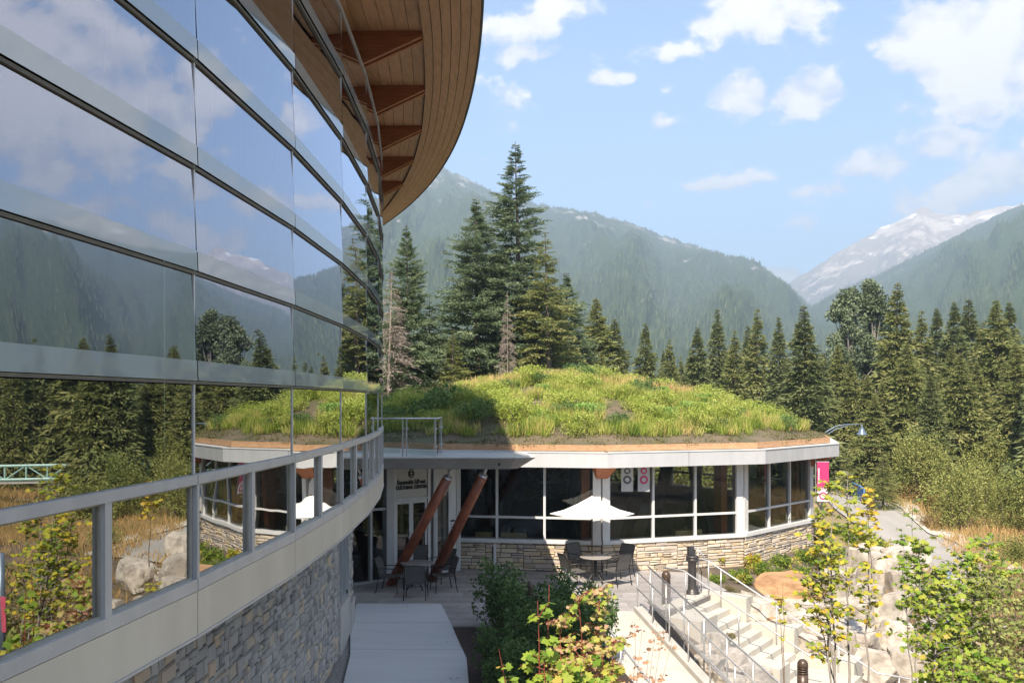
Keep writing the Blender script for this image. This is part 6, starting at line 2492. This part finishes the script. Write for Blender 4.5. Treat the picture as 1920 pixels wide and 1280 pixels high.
maple_tree('dry_shrub', s5, at_dist(1185, 1700, 9.0), 220, .05, 'maple_r', 'twiggy dry shrub with small red leaves over the ramp', 105, 'stem', .07, .9, (.85, .12), 'shrub', rstem=.005, frm=.3)
s6 = [stem(975, 1400, 935, 1215, 7.2, 7.0, 4, .01, 12)]
maple_tree('maple_sprout', s6, at_dist(975, 1500, 7.2), 14, .09, 'maple', 'single reddish sprout leaning left at the bottom edge', 106, 'stem_red', .08, .3, (.4, .2), 'plant', rstem=.009, frm=.3)
# shaded shrubs right of the path
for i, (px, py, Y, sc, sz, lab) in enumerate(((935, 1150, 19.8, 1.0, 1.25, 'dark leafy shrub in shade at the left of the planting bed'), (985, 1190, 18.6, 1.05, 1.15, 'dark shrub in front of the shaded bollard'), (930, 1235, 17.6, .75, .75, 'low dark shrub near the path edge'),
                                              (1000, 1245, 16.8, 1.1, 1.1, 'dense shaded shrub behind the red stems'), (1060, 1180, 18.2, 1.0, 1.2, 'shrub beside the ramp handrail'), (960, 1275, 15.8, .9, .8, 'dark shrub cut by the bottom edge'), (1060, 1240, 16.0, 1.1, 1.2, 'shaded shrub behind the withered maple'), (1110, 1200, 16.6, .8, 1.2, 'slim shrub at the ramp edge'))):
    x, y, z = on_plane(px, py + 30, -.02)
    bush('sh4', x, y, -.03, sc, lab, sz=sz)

# right hand saplings
s7 = [stem(1575, 1400, 1525, 960, 12.4, 13.6, 8, .05, 13), stem(1570, 1400, 1556, 905, 12.5, 13.4, 8, .04, 14), stem(1585, 1400, 1590, 885, 12.6, 13.6, 8, .04, 15),
      stem(1580, 1400, 1545, 1010, 12.4, 13.0, 8, .05, 16), stem(1625, 1400, 1628, 985, 13.0, 13.4, 8, .04, 17), stem(1600, 1400, 1510, 1080, 12.6, 13.2, 8, .05, 18)]
maple_tree('maple_sapling', s7, at_dist(1580, 1500, 12.6), 1350, .088, 'maple_y', 'tall multi stemmed sapling with yellow and green leaves before the pavilion corner', 111, 'bark_lt', .46, .6, (.42, .25), rstem=.020, frm=.46)
s8 = [stem(1785, 1450, 1722 + 27 * q, 1010 + 22 * ((q * 7) % 5), 10.8, 11.4 + .15 * q, 7, .06, 40 + q) for q in range(7)]
maple_tree('maple_sapling', s8, at_dist(1785, 1600, 10.8), 3500, .085, 'maple', 'big bushy maple with green leaves in front of the rock bank', 112, 'bark_lt', .42, .7, (.38, .22), rstem=.016, frm=.30)
s9 = [stem(1720, 1300, 1712, 935, 16, 16.2, 7, .04, 60), stem(1710, 1300, 1690, 990, 16, 16.2, 7, .04, 61)]
maple_tree('maple_sapling', s9, at_dist(1720, 1400, 16), 380, .095, 'maple', 'slender sapling rising above the bushy maple', 113, 'bark_lt', .30, .5, (.22, .16), rstem=.014, frm=.25)
s10 = [stem(1632, 985, 1628, 920, 20.0, 20.0, 4, .02, 62)]
s10 = [stem(1634, 1090, 1626, 918, 21.5, 21.5, 5, .02, 62)]
maple_tree('maple_sapling', s10, at_dist(1634, 1100, 21.5), 150, .12, 'maple_y', 'little bright yellow sapling standing before the road', 114, 'stem', .34, .5, (.75, .15), rstem=.014, frm=.55)
s11 = [stem(1870 + 20 * q, 1450, 1855 + 30 * q, 1060 + 25 * (q % 3), 10.2, 11.5, 7, .08, 70 + q) for q in range(5)]
maple_tree('willow_tree', s11, at_dist(1900, 1600, 10.3), 2600, .055, 'willow', 'fine leaved grey green willow at the right edge', 115, 'stem', .42, .9, (.6, .25), rstem=.009, frm=.15)
s12 = [stem(1780 + 45 * q, 1500, 1790 + 45 * q, 1235 - 12 * (q % 2), 8.5, 8.8, 4, .05, 80 + q) for q in range(4)]
maple_tree('maple_sapling', s12, at_dist(1850, 1600, 8.6), 700, .075, 'maple', 'low leafy maple shoots in the bottom right corner', 116, 'stem', .34, .6, (.35, .2), frm=.2)
s13 = [stem(1470, 1330, 1468 - 10 * q, 1090 + 12 * q, 15.5, 16, 6, .03, 90 + q) for q in range(2)]
maple_tree('young_sapling', s13, at_dist(1470, 1400, 15.5), 50, .08, 'maple_y', 'thin nearly bare sapling stems before the orange block', 117, 'stem', .12, .5, (.4, .2), rstem=.010, frm=.55)
# pink flower spikes behind the bushy maple
fs_ = thing('banner_pole', 'dark grey pole with two crimson pennants half hidden by the bushy maple', 'pole', at_dist(1777, 1300, 15))
A = Vector(at_dist(1777, 1330, 15))
MB().tube([A, Vector(at_dist(1777, 1070, 15))], .055, 10).build('pole', M['lamp'], fs_, True)
for p0, p1 in (((1784, 1120), (1784, 1150)), ((1768, 1160), (1768, 1235))):
    P0, P1 = at_dist(*p0, 14.9), at_dist(*p1, 14.9)
    MB().box(((P0[0] + P1[0]) / 2, 14.9, (P0[2] + P1[2]) / 2), (.09, .015, abs(P0[2] - P1[2]))).build('pennant', M['flower'], fs_)
